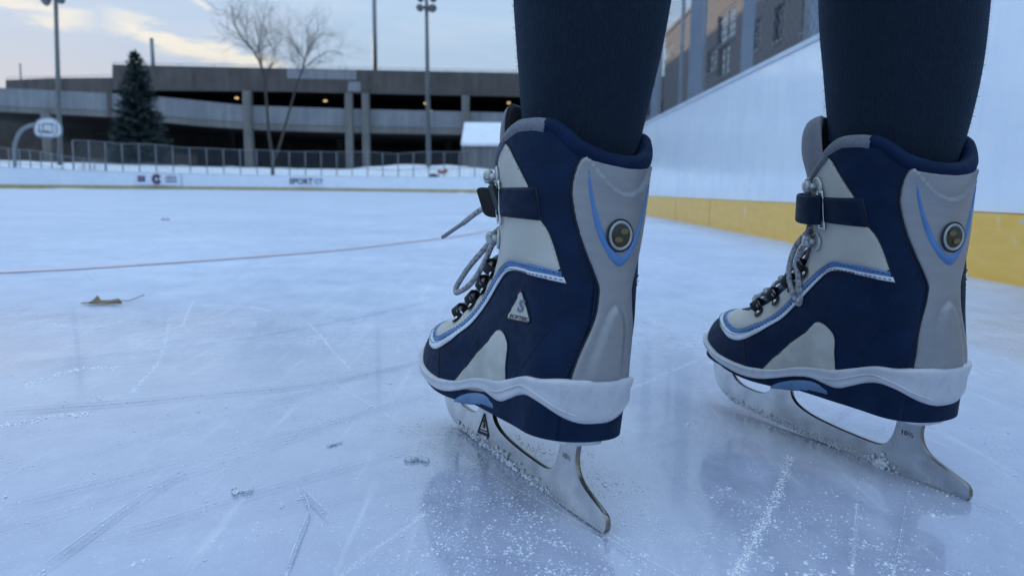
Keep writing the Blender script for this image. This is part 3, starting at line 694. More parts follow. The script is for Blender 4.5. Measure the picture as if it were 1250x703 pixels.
# ---------------------------------------------------------------- the person (only the lower legs are in the frame)
def person():
    t = NT('dark_knit_tights'); v = t.coord()
    rib = t.noise(t.coord(scale=(1000, 1000, 210)), 1.0, 2); kn = t.noise(v, 1500, 2); big = t.noise(v, 35, 4)
    t.set(color=t.mix(t.ramp(rib, [(.35, 0.), (.7, 1.)]), (.0060, .0118, .0215), (.0105, .0198, .0345)), rough=.95, spec=.15, sheen=.12, sheenr=.5)
    t.b.inputs['Sheen Tint'].default_value = (.25, .45, .7, 1)
    t.bump(rib, .0007, .8); t.bump(kn, .0005, .6); t.bump(big, .002, .3)
    knit = t.m
    bm = bmesh.new(); V = []; R = []
    def vert(p, r): V.append(bm.verts.new([float(c) for c in p])); R.append(r); return V[-1]
    pel = vert((.215, .66, .90), (.155, .115))
    legs = {}
    for F, key in ((FL, 'l'), (FR, 'r')):
        a = W(F, np.array([.080, -.0025 if key == 'l' else .0025, .20])); b = W(F, np.array([.100, 0, .085])); c = W(F, np.array([.20, 0, .075]))
        px0, px1 = ((721, 709) if key == 'l' else (1099.5, 1094))
        dep = a[1]
        top = at(px0, 0, dep + (.012 if key == 'l' else .010)); mid = at(px1, 150, dep)
        calf = top + (top-mid)*.55; knee = top + (top-mid)*1.15 + np.array([0, .03, .02]); knee[2] = .50
        hip = np.array([.215 + (-.095 if key == 'l' else .095), .655, .86])
        half = lambda px: px/FPX*dep/2
        prev = pel
        chain = [(hip, .088), (hip*.55+knee*.45, .074), (knee, .056), (calf, .0605)]
        if key == 'l': rr = [(0, 197.5, 721.3), (40, 188, 719.5), (80, 176, 716.5), (120, 163, 713), (160, 150, 709.5), (195, 142, 706)]
        else: rr = [(0, 193, 1099.5), (40, 188, 1099), (80, 180.5, 1099), (120, 171, 1096.5), (160, 158.5, 1093), (195, 146, 1089)]
        for y_, w_, c_ in rr: chain.append((at(c_, y_, dep+.012*(1-y_/195)), half(w_)*1.035))
        chain += [(a*.45+b*.55, .034), (b, .034), (c, .028)]
        for p, r in chain:
            x = vert(p, (r, r)); bm.edges.new((prev, x)); prev = x
    prev = pel
    for p, r in (((.215, .665, 1.05), (.135, .10)), ((.215, .665, 1.20), (.15, .105)), ((.215, .66, 1.36), (.165, .105)), ((.215, .65, 1.45), (.06, .06)), ((.215, .64, 1.53), (.058, .062)), ((.215, .635, 1.60), (.078, .095)), ((.215, .635, 1.68), (.075, .09))):
        x = vert(p, r); bm.edges.new((prev, x)); prev = x
        if abs(p[2]-1.36) < .01: chest = x
    for sx in (-1, 1):
        prev = chest
        for p, r in (((.215+sx*.19, .66, 1.37), .058), ((.215+sx*.27, .66, 1.10), .043), ((.215+sx*.27, .74, .88), .033), ((.215+sx*.26, .77, .80), .032)):
            x = vert(p, (r, r)); bm.edges.new((prev, x)); prev = x
    me = bpy.data.meshes.new('person'); bm.to_mesh(me); bm.free(); o = bpy.data.objects.new('person', me); COL.objects.link(o)
    sk = o.modifiers.new('skin', 'SKIN'); sk.use_smooth_shade = True
    for sv, r in zip(me.skin_vertices[0].data, R): sv.radius = r
    me.skin_vertices[0].data[0].use_root = True
    su = o.modifiers.new('sub', 'SUBSURF'); su.levels = su.render_levels = 3
    dg = bpy.context.evaluated_depsgraph_get(); dg.update(); m2 = bpy.data.meshes.new_from_object(o.evaluated_get(dg))
    o.modifiers.clear(); o.data = m2; m2.materials.append(knit); m2.shade_smooth()
    tag(o, 'person standing on the ice in ribbed dark navy knit tights, seen from the calves down', 'person')
    # loose fibres standing off the knit
    co = np.array([p.co for p in m2.vertices]); no = np.array([p.normal for p in m2.vertices])
    k = np.where((co[:, 2] > .17) & (co[:, 2] < .42))[0]; rng = np.random.default_rng(5); mb = MB()
    tri = [p.vertices[:] for p in m2.polygons if .17 < p.center[2] < .42]
    for _ in range(15000):
        f = tri[rng.integers(len(tri))]; w = rng.dirichlet(np.ones(len(f))); P = sum(w[i]*co[f[i]] for i in range(len(f))); n = sum(w[i]*no[f[i]] for i in range(len(f)))
        n = n/np.linalg.norm(n); L = rng.uniform(.0005, .0021)*(1 if rng.random() < .97 else 1.4); d = n*rng.uniform(.35, 1) + rng.normal(0, .55, 3); d /= np.linalg.norm(d); s = np.cross(d, rng.normal(size=3)); s /= np.linalg.norm(s); r = .00007
        m_ = P + d*L*.55 + rng.normal(0, .0005, 3); e = P + d*L + rng.normal(0, .0009, 3)
        mb.add([P-s*r, P+s*r, m_+s*r*.8, m_-s*r*.8, e], [(0, 1, 2, 3), (3, 2, 4)])
    fz = mb.obj('knit_fuzz', simple('dark_wool_fibre', (.020, .028, .042), .9, .3, 20), o); fz['kind'] = 'stuff'
    return o
PERSON = person()

# ---------------------------------------------------------------- ice
def ice_mat():
    t = NT('rink_ice'); v = t.coord()
    n1 = t.noise(v, 1.3, 5, .6); n2 = t.noise(v, 9, 6, .65); n3 = t.noise(v, 70, 5, .65); n4 = t.noise(v, 420, 3, .6)
    st = t.noise(t.coord(scale=(60, 4, 1), rot=(0, 0, .75)), 1.0, 4, .6); st2 = t.noise(t.coord(scale=(70, 3, 1), rot=(0, 0, 1.25)), 1.0, 4, .6)
    nm = t.noise(t.coord(scale=(1.0, .45, 1)), 26, 5, .7); fr = t.math('ADD', t.math('MULTIPLY', n1, .40), t.math('ADD', t.math('MULTIPLY', n2, .30), t.math('MULTIPLY', nm, .30)))
    frost = t.ramp(fr, [(.40, 0.), (.60, 1.)])
    frost = t.math('MULTIPLY', frost, t.ramp(n3, [(.25, .45), (.65, 1.)]))
    scr = t.math('MAXIMUM', t.ramp(st, [(.60, 0.), (.74, .55)]), t.ramp(st2, [(.62, 0.), (.76, .5)]))
    sp = t.ramp(n4, [(.60, 0.), (.72, 1.)])
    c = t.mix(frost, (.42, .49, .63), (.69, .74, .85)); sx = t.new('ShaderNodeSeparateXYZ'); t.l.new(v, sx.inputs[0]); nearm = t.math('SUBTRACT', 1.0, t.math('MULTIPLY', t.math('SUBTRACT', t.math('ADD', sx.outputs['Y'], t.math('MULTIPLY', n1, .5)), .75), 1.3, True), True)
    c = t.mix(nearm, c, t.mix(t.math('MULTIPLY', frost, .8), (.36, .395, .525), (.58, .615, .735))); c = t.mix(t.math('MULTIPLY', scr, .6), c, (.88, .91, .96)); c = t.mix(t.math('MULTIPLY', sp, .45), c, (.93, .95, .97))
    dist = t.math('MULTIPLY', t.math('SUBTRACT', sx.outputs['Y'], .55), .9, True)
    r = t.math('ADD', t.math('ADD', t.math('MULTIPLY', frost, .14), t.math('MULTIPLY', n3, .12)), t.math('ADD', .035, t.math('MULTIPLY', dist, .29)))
    t.set(color=c, rough=r, spec=.5, ior=1.5, sss=0.0)
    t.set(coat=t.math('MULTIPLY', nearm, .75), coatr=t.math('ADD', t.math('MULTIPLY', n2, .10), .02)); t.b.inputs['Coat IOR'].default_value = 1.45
    t.bump(n2, .003, .25); t.bump(n3, .0008, .4); t.bump(n4, .00022, .6); t.bump(scr, .0006, .4)
    return t.m
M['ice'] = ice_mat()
M['snow'] = simple('settled_snow', (.80, .83, .88), .7, .07, 1.5, .02)
M['frost'] = simple('white_ice_scrapings', (.80, .84, .90), .4, .06, 300, .0002)
M['groove'] = simple('clear_cut_groove', (.34, .42, .56), .12, .1, 60)
M['scuff'] = simple('pale_scuff', (.93, .95, .97), .4, .03, 200, .0003)
RX0, RX1, RY0, RY1 = -18.5, 1.136, -9.0, 40.2                    # rink inner faces
def sheet(name, pts, z, mat, kind='structure'):
    o = mesh_obj(name, [(x, y, z) for x, y in pts], [tuple(range(len(pts)))], mat); o['kind'] = kind; return o
def rink_path(off=0.0, close=False):
    R = 9.0; P = [(RX1+off, RY0)]
    for a in np.linspace(0, PI/2, 20): P.append((RX1-R+(R+off)*math.cos(a), RY1-R+(R+off)*math.sin(a)))
    for a in np.linspace(PI/2, PI, 20): P.append((RX0+R+(R+off)*math.cos(a), RY1-R+(R+off)*math.sin(a)))
    P.append((RX0-off, RY0)); return np.array(P)
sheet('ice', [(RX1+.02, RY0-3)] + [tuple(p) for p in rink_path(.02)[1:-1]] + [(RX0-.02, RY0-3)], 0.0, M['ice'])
def ribbon(mb, P, w, z):
    P = np.asarray(P); T = np.gradient(P, axis=0); T /= np.linalg.norm(T, axis=1)[:, None]; N = np.stack([-T[:, 1], T[:, 0]], -1)
    ws = np.asarray(w)*np.ones(len(P)); n = len(P)
    v = [(*(p+nn*a/2), z) for p, nn, a in zip(P, N, ws)] + [(*(p-nn*a/2), z) for p, nn, a in zip(P, N, ws)]
    mb.add(v, [(i, i+n, i+n+1, i+1) for i in range(n-1)])
G2 = lambda pts: np.array([ground(*p)[:2] for p in pts])
red = MB(); rl = spline(np.vstack([G2([(-160, 341)]), G2([(0, 333), (100, 328), (200, 321.5), (300, 314.5), (400, 306.5), (470, 299), (520, 293), (560, 288), (595, 281)])]), 8)
ribbon(red, rl, .045, .002)
def red_mat():
    t = NT('faded_red_paint_under_ice'); n = t.noise(t.coord(), 14, 5, .7)
    t.set(color=t.mix(t.ramp(n, [(.3, 0.), (.7, 1.)]), (.67, .55, .62), (.70, .66, .745)), rough=.3); return t.m
o = red.obj('red_line', red_mat()); o['kind'] = 'structure'
ICO = [(0,0,-1),(.89,0,-.45),(.28,.85,-.45),(-.72,.53,-.45),(-.72,-.53,-.45),(.28,-.85,-.45),(.72,.53,.45),(-.28,.85,.45),(-.89,0,.45),(-.28,-.85,.45),(.72,-.53,.45),(0,0,1)]
ICF = [(0,2,1),(0,3,2),(0,4,3),(0,5,4),(0,1,5),(1,2,6),(2,3,7),(3,4,8),(4,5,9),(5,1,10),(1,6,10),(2,7,6),(3,8,7),(4,9,8),(5,10,9),(6,7,11),(7,8,11),(8,9,11),(9,10,11),(10,6,11)]
ICO = np.array(ICO)
rg = np.random.default_rng(3)
def crumb(mb, c, r, flat=.6):
    v = ICO*rg.uniform(.6, 1.3, (12, 1))*r*np.array([rg.uniform(.7, 1.4), rg.uniform(.7, 1.4), flat]); a = rg.uniform(0, 6.28); R_ = np.array([[math.cos(a), -math.sin(a), 0], [math.sin(a), math.cos(a), 0], [0, 0, 1]])
    mb.add(v @ R_.T + c, ICF)
# skate cuts: dark glassy grooves with a raised pale burr
dark = [([(0,503),(60,499),(155,492),(256,482),(363,472),(457,455),(515,440)], .006), ([(0,578),(120,549),(250,514),(377,479),(450,455)], .0016), ([(0,619),(160,580),(320,538),(471,496),(520,483)], .0016),
        ([(0,648),(150,604),(330,545),(511,480)], .0018), ([(120,660),(229,630),(330,598),(440,566),(545,535)], .0016), ([(296,499),(400,513),(520,526),(600,523)], .0014), ([(44,703),(110,655),(170,612),(229,576)], .0022),
        ([(350,701),(366,660),(378,622),(362,596)], .0016), ([(366,598),(383,616),(402,634)], .0020), ([(0,532),(140,515),(300,492),(420,470)], .0012), ([(560,360),(400,395),(250,420),(100,436),(0,444)], .004), ([(980,541),(920,542),(860,540),(800,541)], .0015),
        ([(1019,549),(1060,566),(1120,590),(1182,612),(1250,640)], .002), ([(560,521),(620,566),(672,607),(742,656),(790,690)], .002), ([(560,680),(640,690),(720,703)], .0012), ([(1090,703),(1100,660),(1110,600)], .0012), ([(1040,690),(1047,620),(1050,585)], .0010)]
pale = [([(161,479),(180,458),(195,438),(202,415),(205,396)], .005), ([(222,398),(230,380),(236,367)], .004), ([(377,395),(392,410),(406,428),(430,452)], .003), ([(417,703),(455,672),(490,648),(518,627)], .003), ([(896,703),(925,650),(950,600),(965,556)], .006),
        ([(30,470),(90,452),(150,448)], .012), ([(0,520),(60,510),(110,505)], .012), ([(640,515),(700,500),(780,470),(850,440)], .004), ([(1040,700),(1044,650),(1046,615)], .002), ([(250,372),(300,374),(330,380)], .006), ([(60,395),(100,400),(150,392)], .008)]
mbd, mbp, flecks = MB(), MB(), []; rg = np.random.default_rng(3)
for pts, w in dark:
    P = spline(G2(pts), 10); n = len(P); ww = w*.55*(.6+.5*np.interp(np.arange(n), np.linspace(0, n, 9), rg.random(9)))*np.minimum(1, np.minimum(np.arange(n)/6+.15, (n-1-np.arange(n))/6+.15))
    ribbon(mbd, P, ww, .0030); ribbon(mbp, P + np.stack([-np.gradient(P, axis=0)[:, 1], np.gradient(P, axis=0)[:, 0]], -1)/np.linalg.norm(np.gradient(P, axis=0), axis=1)[:, None]*(ww*.8)[:, None], np.minimum(ww*.4, .0006)*rg.uniform(.0, 1, n), .0034); T = np.gradient(P, axis=0); T /= np.linalg.norm(T, axis=1)[:, None]; N = np.stack([-T[:, 1], T[:, 0]], -1)
    [flecks.append((P[i] + N[i]*ww[i]*rg.normal(.5, .5), rg.uniform(.0003, .0009))) for i in range(n) for _ in range(2) if rg.random() < .55]
for pts, w in pale:
    P = spline(G2(pts), 12); n = len(P); L_ = np.linalg.norm(np.diff(P, axis=0), axis=1).sum(); m_ = int(min(900, L_/w*9)); [flecks.append((np.array([np.interp(t_, np.arange(n), P[:, 0]), np.interp(t_, np.arange(n), P[:, 1])]) + rg.normal(0, w*.33, 2), w*rg.uniform(.03, .12))) for t_ in rg.uniform(0, n-1, int(m_*2.2))]
for _ in range(340):                                   # faint straight cuts everywhere
    c = np.array([rg.uniform(-4, 1.0), rg.uniform(.3, 7)]); a = rg.choice([.45, .9, 1.9, 2.6, -.2]) + rg.normal(0, .25); L = rg.uniform(.2, 1.1); k = rg.normal(0, .1)
    t_ = np.linspace(-L/2, L/2, 14); d = np.array([math.cos(a), math.sin(a)]); n_ = np.array([-d[1], d[0]]); P = c + np.outer(t_, d) + np.outer(k*t_**2, n_)
    if P[:, 0].max() > 1.1: continue
    (ribbon(mbd, P, rg.uniform(.0003, .0007)*(.4+.6*np.sin(np.linspace(.05, 3.1, 14))), .0026) if rg.random() < .5 else ribbon(mbp, P, rg.uniform(.0003, .0007)*(.2+.8*rg.random(14)), .0028))
mfl = MB(); [crumb(mfl, (q[0], q[1], r_*.2), r_, .4) for q, r_ in flecks if q[1] > .25]; o = mfl.obj('groove_flecks', M['scuff']); o['kind'] = 'stuff'
o = mbd.obj('skate_grooves', M['groove']); o['kind'] = 'stuff'; o = mbp.obj('ice_scuffs', M['scuff']); o['kind'] = 'stuff'
# scraped ice crumbs
mb = MB()
def patch(cx_, cy_, sx, sy, n, r0, r1, th=0):
    ca, sa = math.cos(th), math.sin(th)
    cu, cw, left = 0., 0., 0
    for _ in range(n):
        if left <= 0: cu, cw, left, sp_ = rg.normal(0, sx), rg.normal(0, sy), int(rg.integers(1, 30)), rg.uniform(.002, .012)
        left -= 1; u, w = (cu + rg.normal(0, sp_), cw + rg.normal(0, sp_)) if n > 20 else (rg.normal(0, sx), rg.normal(0, sy)); x = cx_ + ca*u - sa*w; y = cy_ + sa*u + ca*w
        if y < .22 or x > 1.1: continue
        r = .62*r0*(r1/r0)**(rg.random()**2.2); crumb(mb, (x, y, r*.2), r, .4)
def gp(px, py): g = ground(px, py); return g[0], g[1]
for (px, py), sx, sy, n, r0, r1, th in (((640, 640), .055, .10, 4200, .0005, .0014, .1), ((600, 570), .03, .06, 700, .0005, .0013, .4), ((720, 690), .05, .05, 700, .0005, .0013, 0), ((1010, 640), .06, .06, 550, .0005, .0018, 0), ((1080, 690), .05, .04, 400, .0005, .0018, 0),
        ((880, 560), .06, .10, 350, .0005, .0014, .4), ((820, 640), .06, .08, 300, .0004, .001, 0), ((300, 600), .14, .14, 330, .0005, .0016, 0), ((150, 560), .2, .2, 420, .0006, .0022, 0), ((450, 520), .2, .2, 260, .0006, .0018, 0), ((100, 460), .4, .3, 420, .001, .003, 0), ((700, 480), .2, .3, 300, .0006, .002, 0), ((1120, 420), .15, .3, 160, .001, .004, 0), ((1220, 560), .08, .1, 120, .0006, .002, 0)):
    patch(*gp(px, py), sx, sy, n, r0, r1, th)
for _ in range(500): patch(rg.uniform(-3, 1), rg.uniform(.6, 5), .05, .05, 1, .001, .004)
for y in np.linspace(.6, 9, 420): patch(RX1-.012-abs(rg.normal(0, .02)), y, .006, .02, 1, .003, .010)   # scraped snow along the boards
o = mb.obj('ice_crumbs', M['frost']); o['kind'] = 'stuff'
def clear_ice():
    t = NT('clear_ice_chip'); t.set(color=(.86, .92, .97), rough=.12, trans=.55, ior=1.31); t.bump(t.noise(t.coord(), 200, 3), .0006, .6); return t.m
M['chip'] = clear_ice()
for px, py, r, lab in ((512, 563, .0042, 'larger clear ice chip lying left of the near blade, between it and the open ice'), (292, 603, .0040, 'rounded ice chip on the foreground ice, biggest of the loose ones at left'), (408, 543, .0032, 'low frosty ice chip beside the thin cuts, midway from leaf to near blade')):
    mb = MB(); 
    g = ground(px, py)
    for k in range(5): crumb(mb, g + np.array([rg.normal(0, r*.8), rg.normal(0, r*.7), r*.35]), r*rg.uniform(.5, .9), .55)
    tag(mb.obj('ice_chip', M['chip']), lab, 'ice chip', 'loose ice chips')
# snow packed on the blades belongs to each skate
for root, F, rng_ in ((skL, FL, (.06, .225)), (skR, FR, (.05, .24))):
    mb = MB()
    for _ in range(190):
        s_ = rg.uniform(*rng_); z = abs(rg.normal(0, .0024)) + .16*(s_-.11)**2; z = min(z, .012); side = 1
        if rg.random() < .12: side = -1
        r = rg.uniform(.0004, .0011)*(1.6 if rg.random() < .05 else 1)
        crumb(mb, (s_, side*.0021, z+.0004), r, 1)
    for _ in range(60):
        c_ = (rg.normal(.066, .004) if root is skR else rg.normal(.14, .03)); crumb(mb, (c_, .0028, abs(rg.normal(0, .003))+.001), rg.uniform(.0008, .0018), 1)
    fs_ = mb.obj('packed_snow', M['frost'], root); fs_['kind'] = 'stuff'
# fallen leaves
def leaf_mat():
    t = NT('dry_brown_leaf'); n = t.noise(t.coord(), 160, 5, .7); t.set(color=t.mix(n, (.14, .090, .05), (.32, .21, .11)), rough=.7); t.bump(n, .0008, .6); return t.m
M['leaf'] = leaf_mat()
def leaf(loc_, L, rz, label, stem):
    e = empty('dry_leaf', loc_, label, 'leaf'); e.rotation_euler = (0, 0, rz)
    us = np.linspace(0, 1, 60); vs_ = np.linspace(-1, 1, 17); V = []; lob = lambda u: (.24*np.sin(PI*np.clip(u, 0, 1))**.55*(1+.38*np.sin(u*24)) + .004)*min(1, 4*u+.06, 8*(1-u)+.1)
    for u in us:
        for v in vs_:
            w = lob(u)*L*v; zm = np.interp(u, [0, .2, .27, .31, .37, .45, .6, .75, .9, 1], [.0015, .0025, .0080, .0135, .0095, .0055, .0042, .0065, .0085, .003]); z = .0010 + zm*(max(v, 0)**1.3*.9 + max(-v, 0)**1.3*.45)
            V.append(((u-.5)*L, w*.7, z))
    n = len(vs_); F = [(i*n+j, i*n+j+1, (i+1)*n+j+1, (i+1)*n+j) for i in range(len(us)-1) for j in range(n-1)]
    mesh_obj('leaf_blade', V, F, M['leaf'], e, True)
    if stem:
        mb = MB(); mb.tube(spline([(L*.45, 0, .006), (L*.62, .003, .005), (L*.80, .008, .009), (L*.97, .016, .014)], 6), [.0007]*18+[.0004], 6); mb.obj('leaf_stalk', M['leaf'], e, True)
g = ground(124, 372); leaf((g[0], g[1], .001), .066, .10, 'curled brown oak leaf with a thin stalk lying on the open ice at left', True)
g = ground(201, 269); leaf((g[0], g[1], .001), .055, .5, 'small dark leaf lying flat far out on the ice beyond the red line', False)

# ---------------------------------------------------------------- boards
def board_mat():
    t = NT('scuffed_white_board_plastic'); v = t.coord()
    stv = t.noise(t.coord(scale=(1, 13, 2.6)), 1.0, 6, .7, .6); scf = t.noise(t.coord(scale=(1, 7, 40), rot=(.35, 0, 0)), 1.0, 4, .65); sm_ = t.noise(v, 4, 4)
    d = t.math('MULTIPLY', t.ramp(stv, [(.46, 0.), (.66, 1.)]), t.ramp(sm_, [(.35, .1), (.65, 1.)]))
    c = t.mix(t.math('MULTIPLY', d, .5), (.88, .92, .96), (.58, .68, .83)); c = t.mix(t.ramp(scf, [(.66, 0.), (.74, .6)]), c, (.88, .90, .93))
    cl = t.ramp(t.noise(t.coord(scale=(1, 2.2, 3.5)), 1.0, 6, .7, .8), [(.42, 0.), (.66, .75)]); c = t.mix(cl, c, (.77, .84, .93)); mk = t.ramp(t.noise(t.coord(scale=(1, 3, 55), rot=(.12, 0, 0)), 1.0, 3, .6, .5), [(.70, 0.), (.73, .5)]); c = t.mix(mk, c, (.40, .46, .56))
    pk = t.ramp(t.voro(v, 11), [(.035, 1.), (.05, 0.)]); c = t.mix(t.math('MULTIPLY', pk, .5), c, (.35, .40, .50))
    t.set(color=c, rough=t.ramp(sm_, [(.3, .06), (.7, .18)]), spec=.5); t.bump(sm_, .02, .08); t.bump(scf, .0006, .3); return t.m
def kick_mat():
    t = NT('scuffed_yellow_kick_plate'); v = t.coord()
    n = t.noise(t.coord(scale=(1, 6, 30)), 1.2, 5, .65); m_ = t.noise(v, 14, 4)
    c = t.mix(t.ramp(n, [(.35, 0.), (.65, 1.)]), (.90, .50, .075), (.96, .57, .12)); c = t.mix(t.ramp(m_, [(.62, 0.), (.72, .55)]), c, (.90, .74, .42))
    t.set(color=c, rough=.4); t.bump(n, .001, .3); return t.m
M['board'] = board_mat(); M['kick'] = kick_mat(); M['cap'] = simple('grey_cap_rail', (.55, .60, .68), .35, .1, 6); M['seam'] = simple('dark_seam', (.10, .12, .15), .7, .1, 6)
BH, KH = .79, .160
def wall_along(P, N, off0, off1, z0, z1, name, mat, parent):
    n = len(P); a = P + N*off0; b = P + N*off1; mb = MB()
    v = [(*p, z0) for p in a] + [(*p, z1) for p in a] + [(*p, z1) for p in b] + [(*p, z0) for p in b]
    f = []
    for i in range(n-1):
        for k in range(4): f.append((k*n+i, k*n+i+1, ((k+1) % 4)*n+i+1, ((k+1) % 4)*n+i))
    f += [(0, n, 2*n, 3*n), (n-1, 4*n-1, 3*n-1, 2*n-1)]
    mb.add(v, f); return mb.obj(name, mat, parent)
M['kick_far'] = simple('weathered_yellow_kick_plate', (.46, .36, .15), .6, .15, 3)
def boards(path, label, kick='kick'):
    e = empty('rink_boards', (float(path[0][0]), float(path[0][1]), 0), label, 'rink boards'); e_inv = np.array([path[0][0], path[0][1]])
    P = np.asarray(path) - e_inv; T = np.gradient(P, axis=0); T /= np.linalg.norm(T, axis=1)[:, None]; N = np.stack([T[:, 1], -T[:, 0]], -1)   # outward: path runs anticlockwise
    wall_along(P, N, .004, .10, KH, BH-.022, 'board_panel', M['board'], e)
    wall_along(P, N, -.006, .10, -.01, KH-.002, 'kick_plate', M[kick], e)
    wall_along(P, N, -.004, .11, BH-.020, BH, 'cap_rail', M['cap'], e)
    return e, P, N
y_ = np.concatenate([np.arange(RY0, 12, 3), [13, 20, RY1-9]])
er, Pr, Nr = boards(np.stack([np.full(len(y_), RX1), y_], -1), 'long straight white rink boards with yellow kick plate, close at right of the skates')
ms_, mk_ = simple('pale_blue_seam', (.50, .56, .66), .6, .1, 6), simple('brown_seam', (.30, .20, .06), .7, .1, 6)
for yy in (-2.0, .42, 2.84, 4.35, 5.26, 7.7, 10.1):
    y0 = yy - y_[0]; mb = MB(); mb.box((.0035, y0-.0015, KH+.002), (.006, y0+.0015, BH-.024)); mb.obj('panel_seam', ms_, er); mk = MB(); mk.box((-.0070, y0-.002, .0), (-.004, y0+.002, KH-.004)); mk.obj('kick_plate_seam', mk_, er)
for yy in np.arange(-.8, 6, .62):
    mb = MB(); mb.disc((-.0055, yy - y_[0], KH-.018), (-1, 0, 0), .0045, .0012, 10); mb.obj('screw', M['cap'], er)
full = rink_path(); far = full[1:]; far = np.vstack([far[0], *[a[None] for a in far[1:]]]); far[0] = far[0]
far_in = np.concatenate([far[:-1], np.stack([np.full(8, RX0), np.linspace(RY1-9.5, RY0, 8)], -1)])
ef, Pf, Nf = boards(far_in, 'curved white rink boards round the far end of the ice, two printed adverts on them', 'kick_far')
def on_far(px, py):                                     # point on the far boards' inner face under a pixel, its tangent
    d = ray(px, py)[:2]; best = None
    for a, b in zip(far_in[:-1], far_in[1:]):
        A_ = np.array([[d[0], a[0]-b[0]], [d[1], a[1]-b[1]]])
        try: t, u = np.linalg.solve(A_, a)
        except Exception: continue
        if 0 <= u <= 1 and t > 0: best = (a+(b-a)*u, (b-a)/np.linalg.norm(b-a), t)
    p, tg_, t = best; z = EYE + ray(px, py)[2]*t; return np.array([p[0], p[1], z]), np.array([-tg_[0], -tg_[1], 0])
M['ad_blue'] = simple('dark_blue_print', (.025, .03, .11), .5, .1, 5); M['ad_red'] = simple('dark_red_print', (.20, .04, .07), .5, .1, 5); M['ad_teal'] = simple('dark_teal_print', (.02, .05, .09), .5, .1, 5); M['ad_sheet'] = simple('white_vinyl', (.80, .84, .92), .4, .05, 5); M['ad_pale'] = simple('slate_print', (.10, .16, .26), .5, .1, 5)
def advert(px0, px1, pyc, h, items, name='advert'):
    c, tx = on_far((px0+px1)/2, pyc); nn = np.array([tx[1], -tx[0], 0]); 
    if nn[1] > 0: nn = -nn
    a0, _ = on_far(px0, pyc); a1, _ = on_far(px1, pyc); w = np.linalg.norm((a1-a0)[:2]); tx = (a1-a0)*[1, 1, 0]/w; c = (a0+a1)/2; nn = np.array([tx[1], -tx[0], 0]); nn = nn if nn[1] < 0 else -nn; zc = (KH+BH)/2+.0; ez = np.array([0, 0, 1.])
    base = np.array([*far_in[0], 0]); c = np.array([c[0], c[1], zc]) - base
    mb = MB(); mb.prism([c + tx*w/2*sx + ez*h/2*sz + nn*.012 for sx, sz in ((-1,-1),(1,-1),(1,1),(-1,1))], -nn*.03); sh = mb.obj(name, M['ad_sheet'], ef)
    for it in items:
        if it[0] == 'bar': _, u, v, bw, bh, mat = it; mb = MB(); q = c + tx*u*w + ez*v; mb.prism([q + tx*bw*w/2*sx + ez*bh/2*sz + nn*.018 for sx, sz in ((-1,-1),(1,-1),(1,1),(-1,1))], -nn*.01); mb.obj('advert_print', mat, sh)
        if it[0] == 'ring': _, u, v, r, tr, mat = it; q = c + tx*u*w + ez*v + nn*.016; mb = MB(); mb.tube([q + tx*r*math.cos(t) + ez*r*math.sin(t) for t in np.linspace(.5, 5.9, 26)], tr, 6); mb.obj('advert_ring', mat, sh)
        if it[0] == 'text': _, u, v, s_, txt, mat = it; vv, ff = text_mesh(txt, s_, s_*.04); q = c + tx*u*w + ez*v + nn*.02; mesh_obj('advert_lettering', [q + tx*a[0] + ez*a[1] for a in vv], ff, mat, sh)
    return sh
advert(163, 217.5, 219, .52, [('bar', -.335, .09, .17, .10, M['ad_red']), ('bar', -.335, -.08, .17, .09, M['ad_blue']), ('bar', -.335, .0, .17, .05, M['ad_pale']), ('ring', .0, 0, .21, .035, M['ad_red']), ('ring', .0, 0, .13, .04, M['ad_blue']), ('text', .03, -.01, .36, 'T', M['ad_blue']), ('bar', .33, .06, .26, .07, M['ad_blue']), ('bar', .33, -.09, .26, .07, M['ad_blue']), ('bar', .33, .17, .22, .03, M['ad_red'])])
advert(355, 397, 222.5, .50, [('text', -.20, .0, .40, 'SPORT', M['ad_teal']), ('text', .31, .0, .34, 'CT', M['ad_pale'])])
q, tx = on_far(221.5, 219); mb = MB(); b0 = np.array([*far_in[0], 0]); nn = np.array([tx[1], -tx[0], 0]); nn = nn if nn[1] < 0 else -nn
mb.prism([np.array([q[0], q[1], 0])-b0 + tx*.05*sx + np.array([0, 0, z]) + nn*.012 for sx, z in ((-1, .17), (1, .17), (1, .77), (-1, .77))], -nn*.03); mb.obj('panel_joint', M['cap'], ef)
# ---------------------------------------------------------------- ground beyond the boards
def rink_dist(x, y):                                    # distance outside the rink outline
    R = 9.0; cx_, hx = (RX0+RX1)/2, (RX1-RX0)/2; qx = np.abs(x-cx_)-(hx-R); qy = np.where(y > 0, y-(RY1-R), -1e3)
    return np.where(qy > 0, np.hypot(np.maximum(qx, 0), np.maximum(qy, 0))-R + np.minimum(np.maximum(qx, qy), 0), qx-R)
def terrain(x, y):
    d = rink_dist(x, y); base = np.where(d < .15, -.06, .25*np.clip((d-.15)/1.0, 0, 1) + 1.30*ss((d-1.5)/16.))
    side = np.where(x > RX1, ss((y-34)/8), 1.0); h = np.where(d < .15, -.06, base*side + (1-side)*.02)
    bank = np.where((d > .3), 1.05*np.exp(-((d-6.5)/2.6)**2)*np.exp(-(np.abs(x+5.5)/5.8)**4), 0)*side
    return h + bank + np.where(d > .4, .06*np.sin(x*1.7+y*.6)*np.sin(y*1.1-x*.4), 0)*side
xs = np.concatenate([[-900, -400, -200, -120, -80], np.arange(-60, 40, 1.0), [50, 80, 140, 300, 900]]); ys = np.concatenate([[-900, -300, -100, -50], np.arange(-24, 76, 1.0), [90, 120, 200, 400, 1500]])
gx, gy = np.meshgrid(xs, ys); gz = terrain(gx, gy); n, m = gx.shape
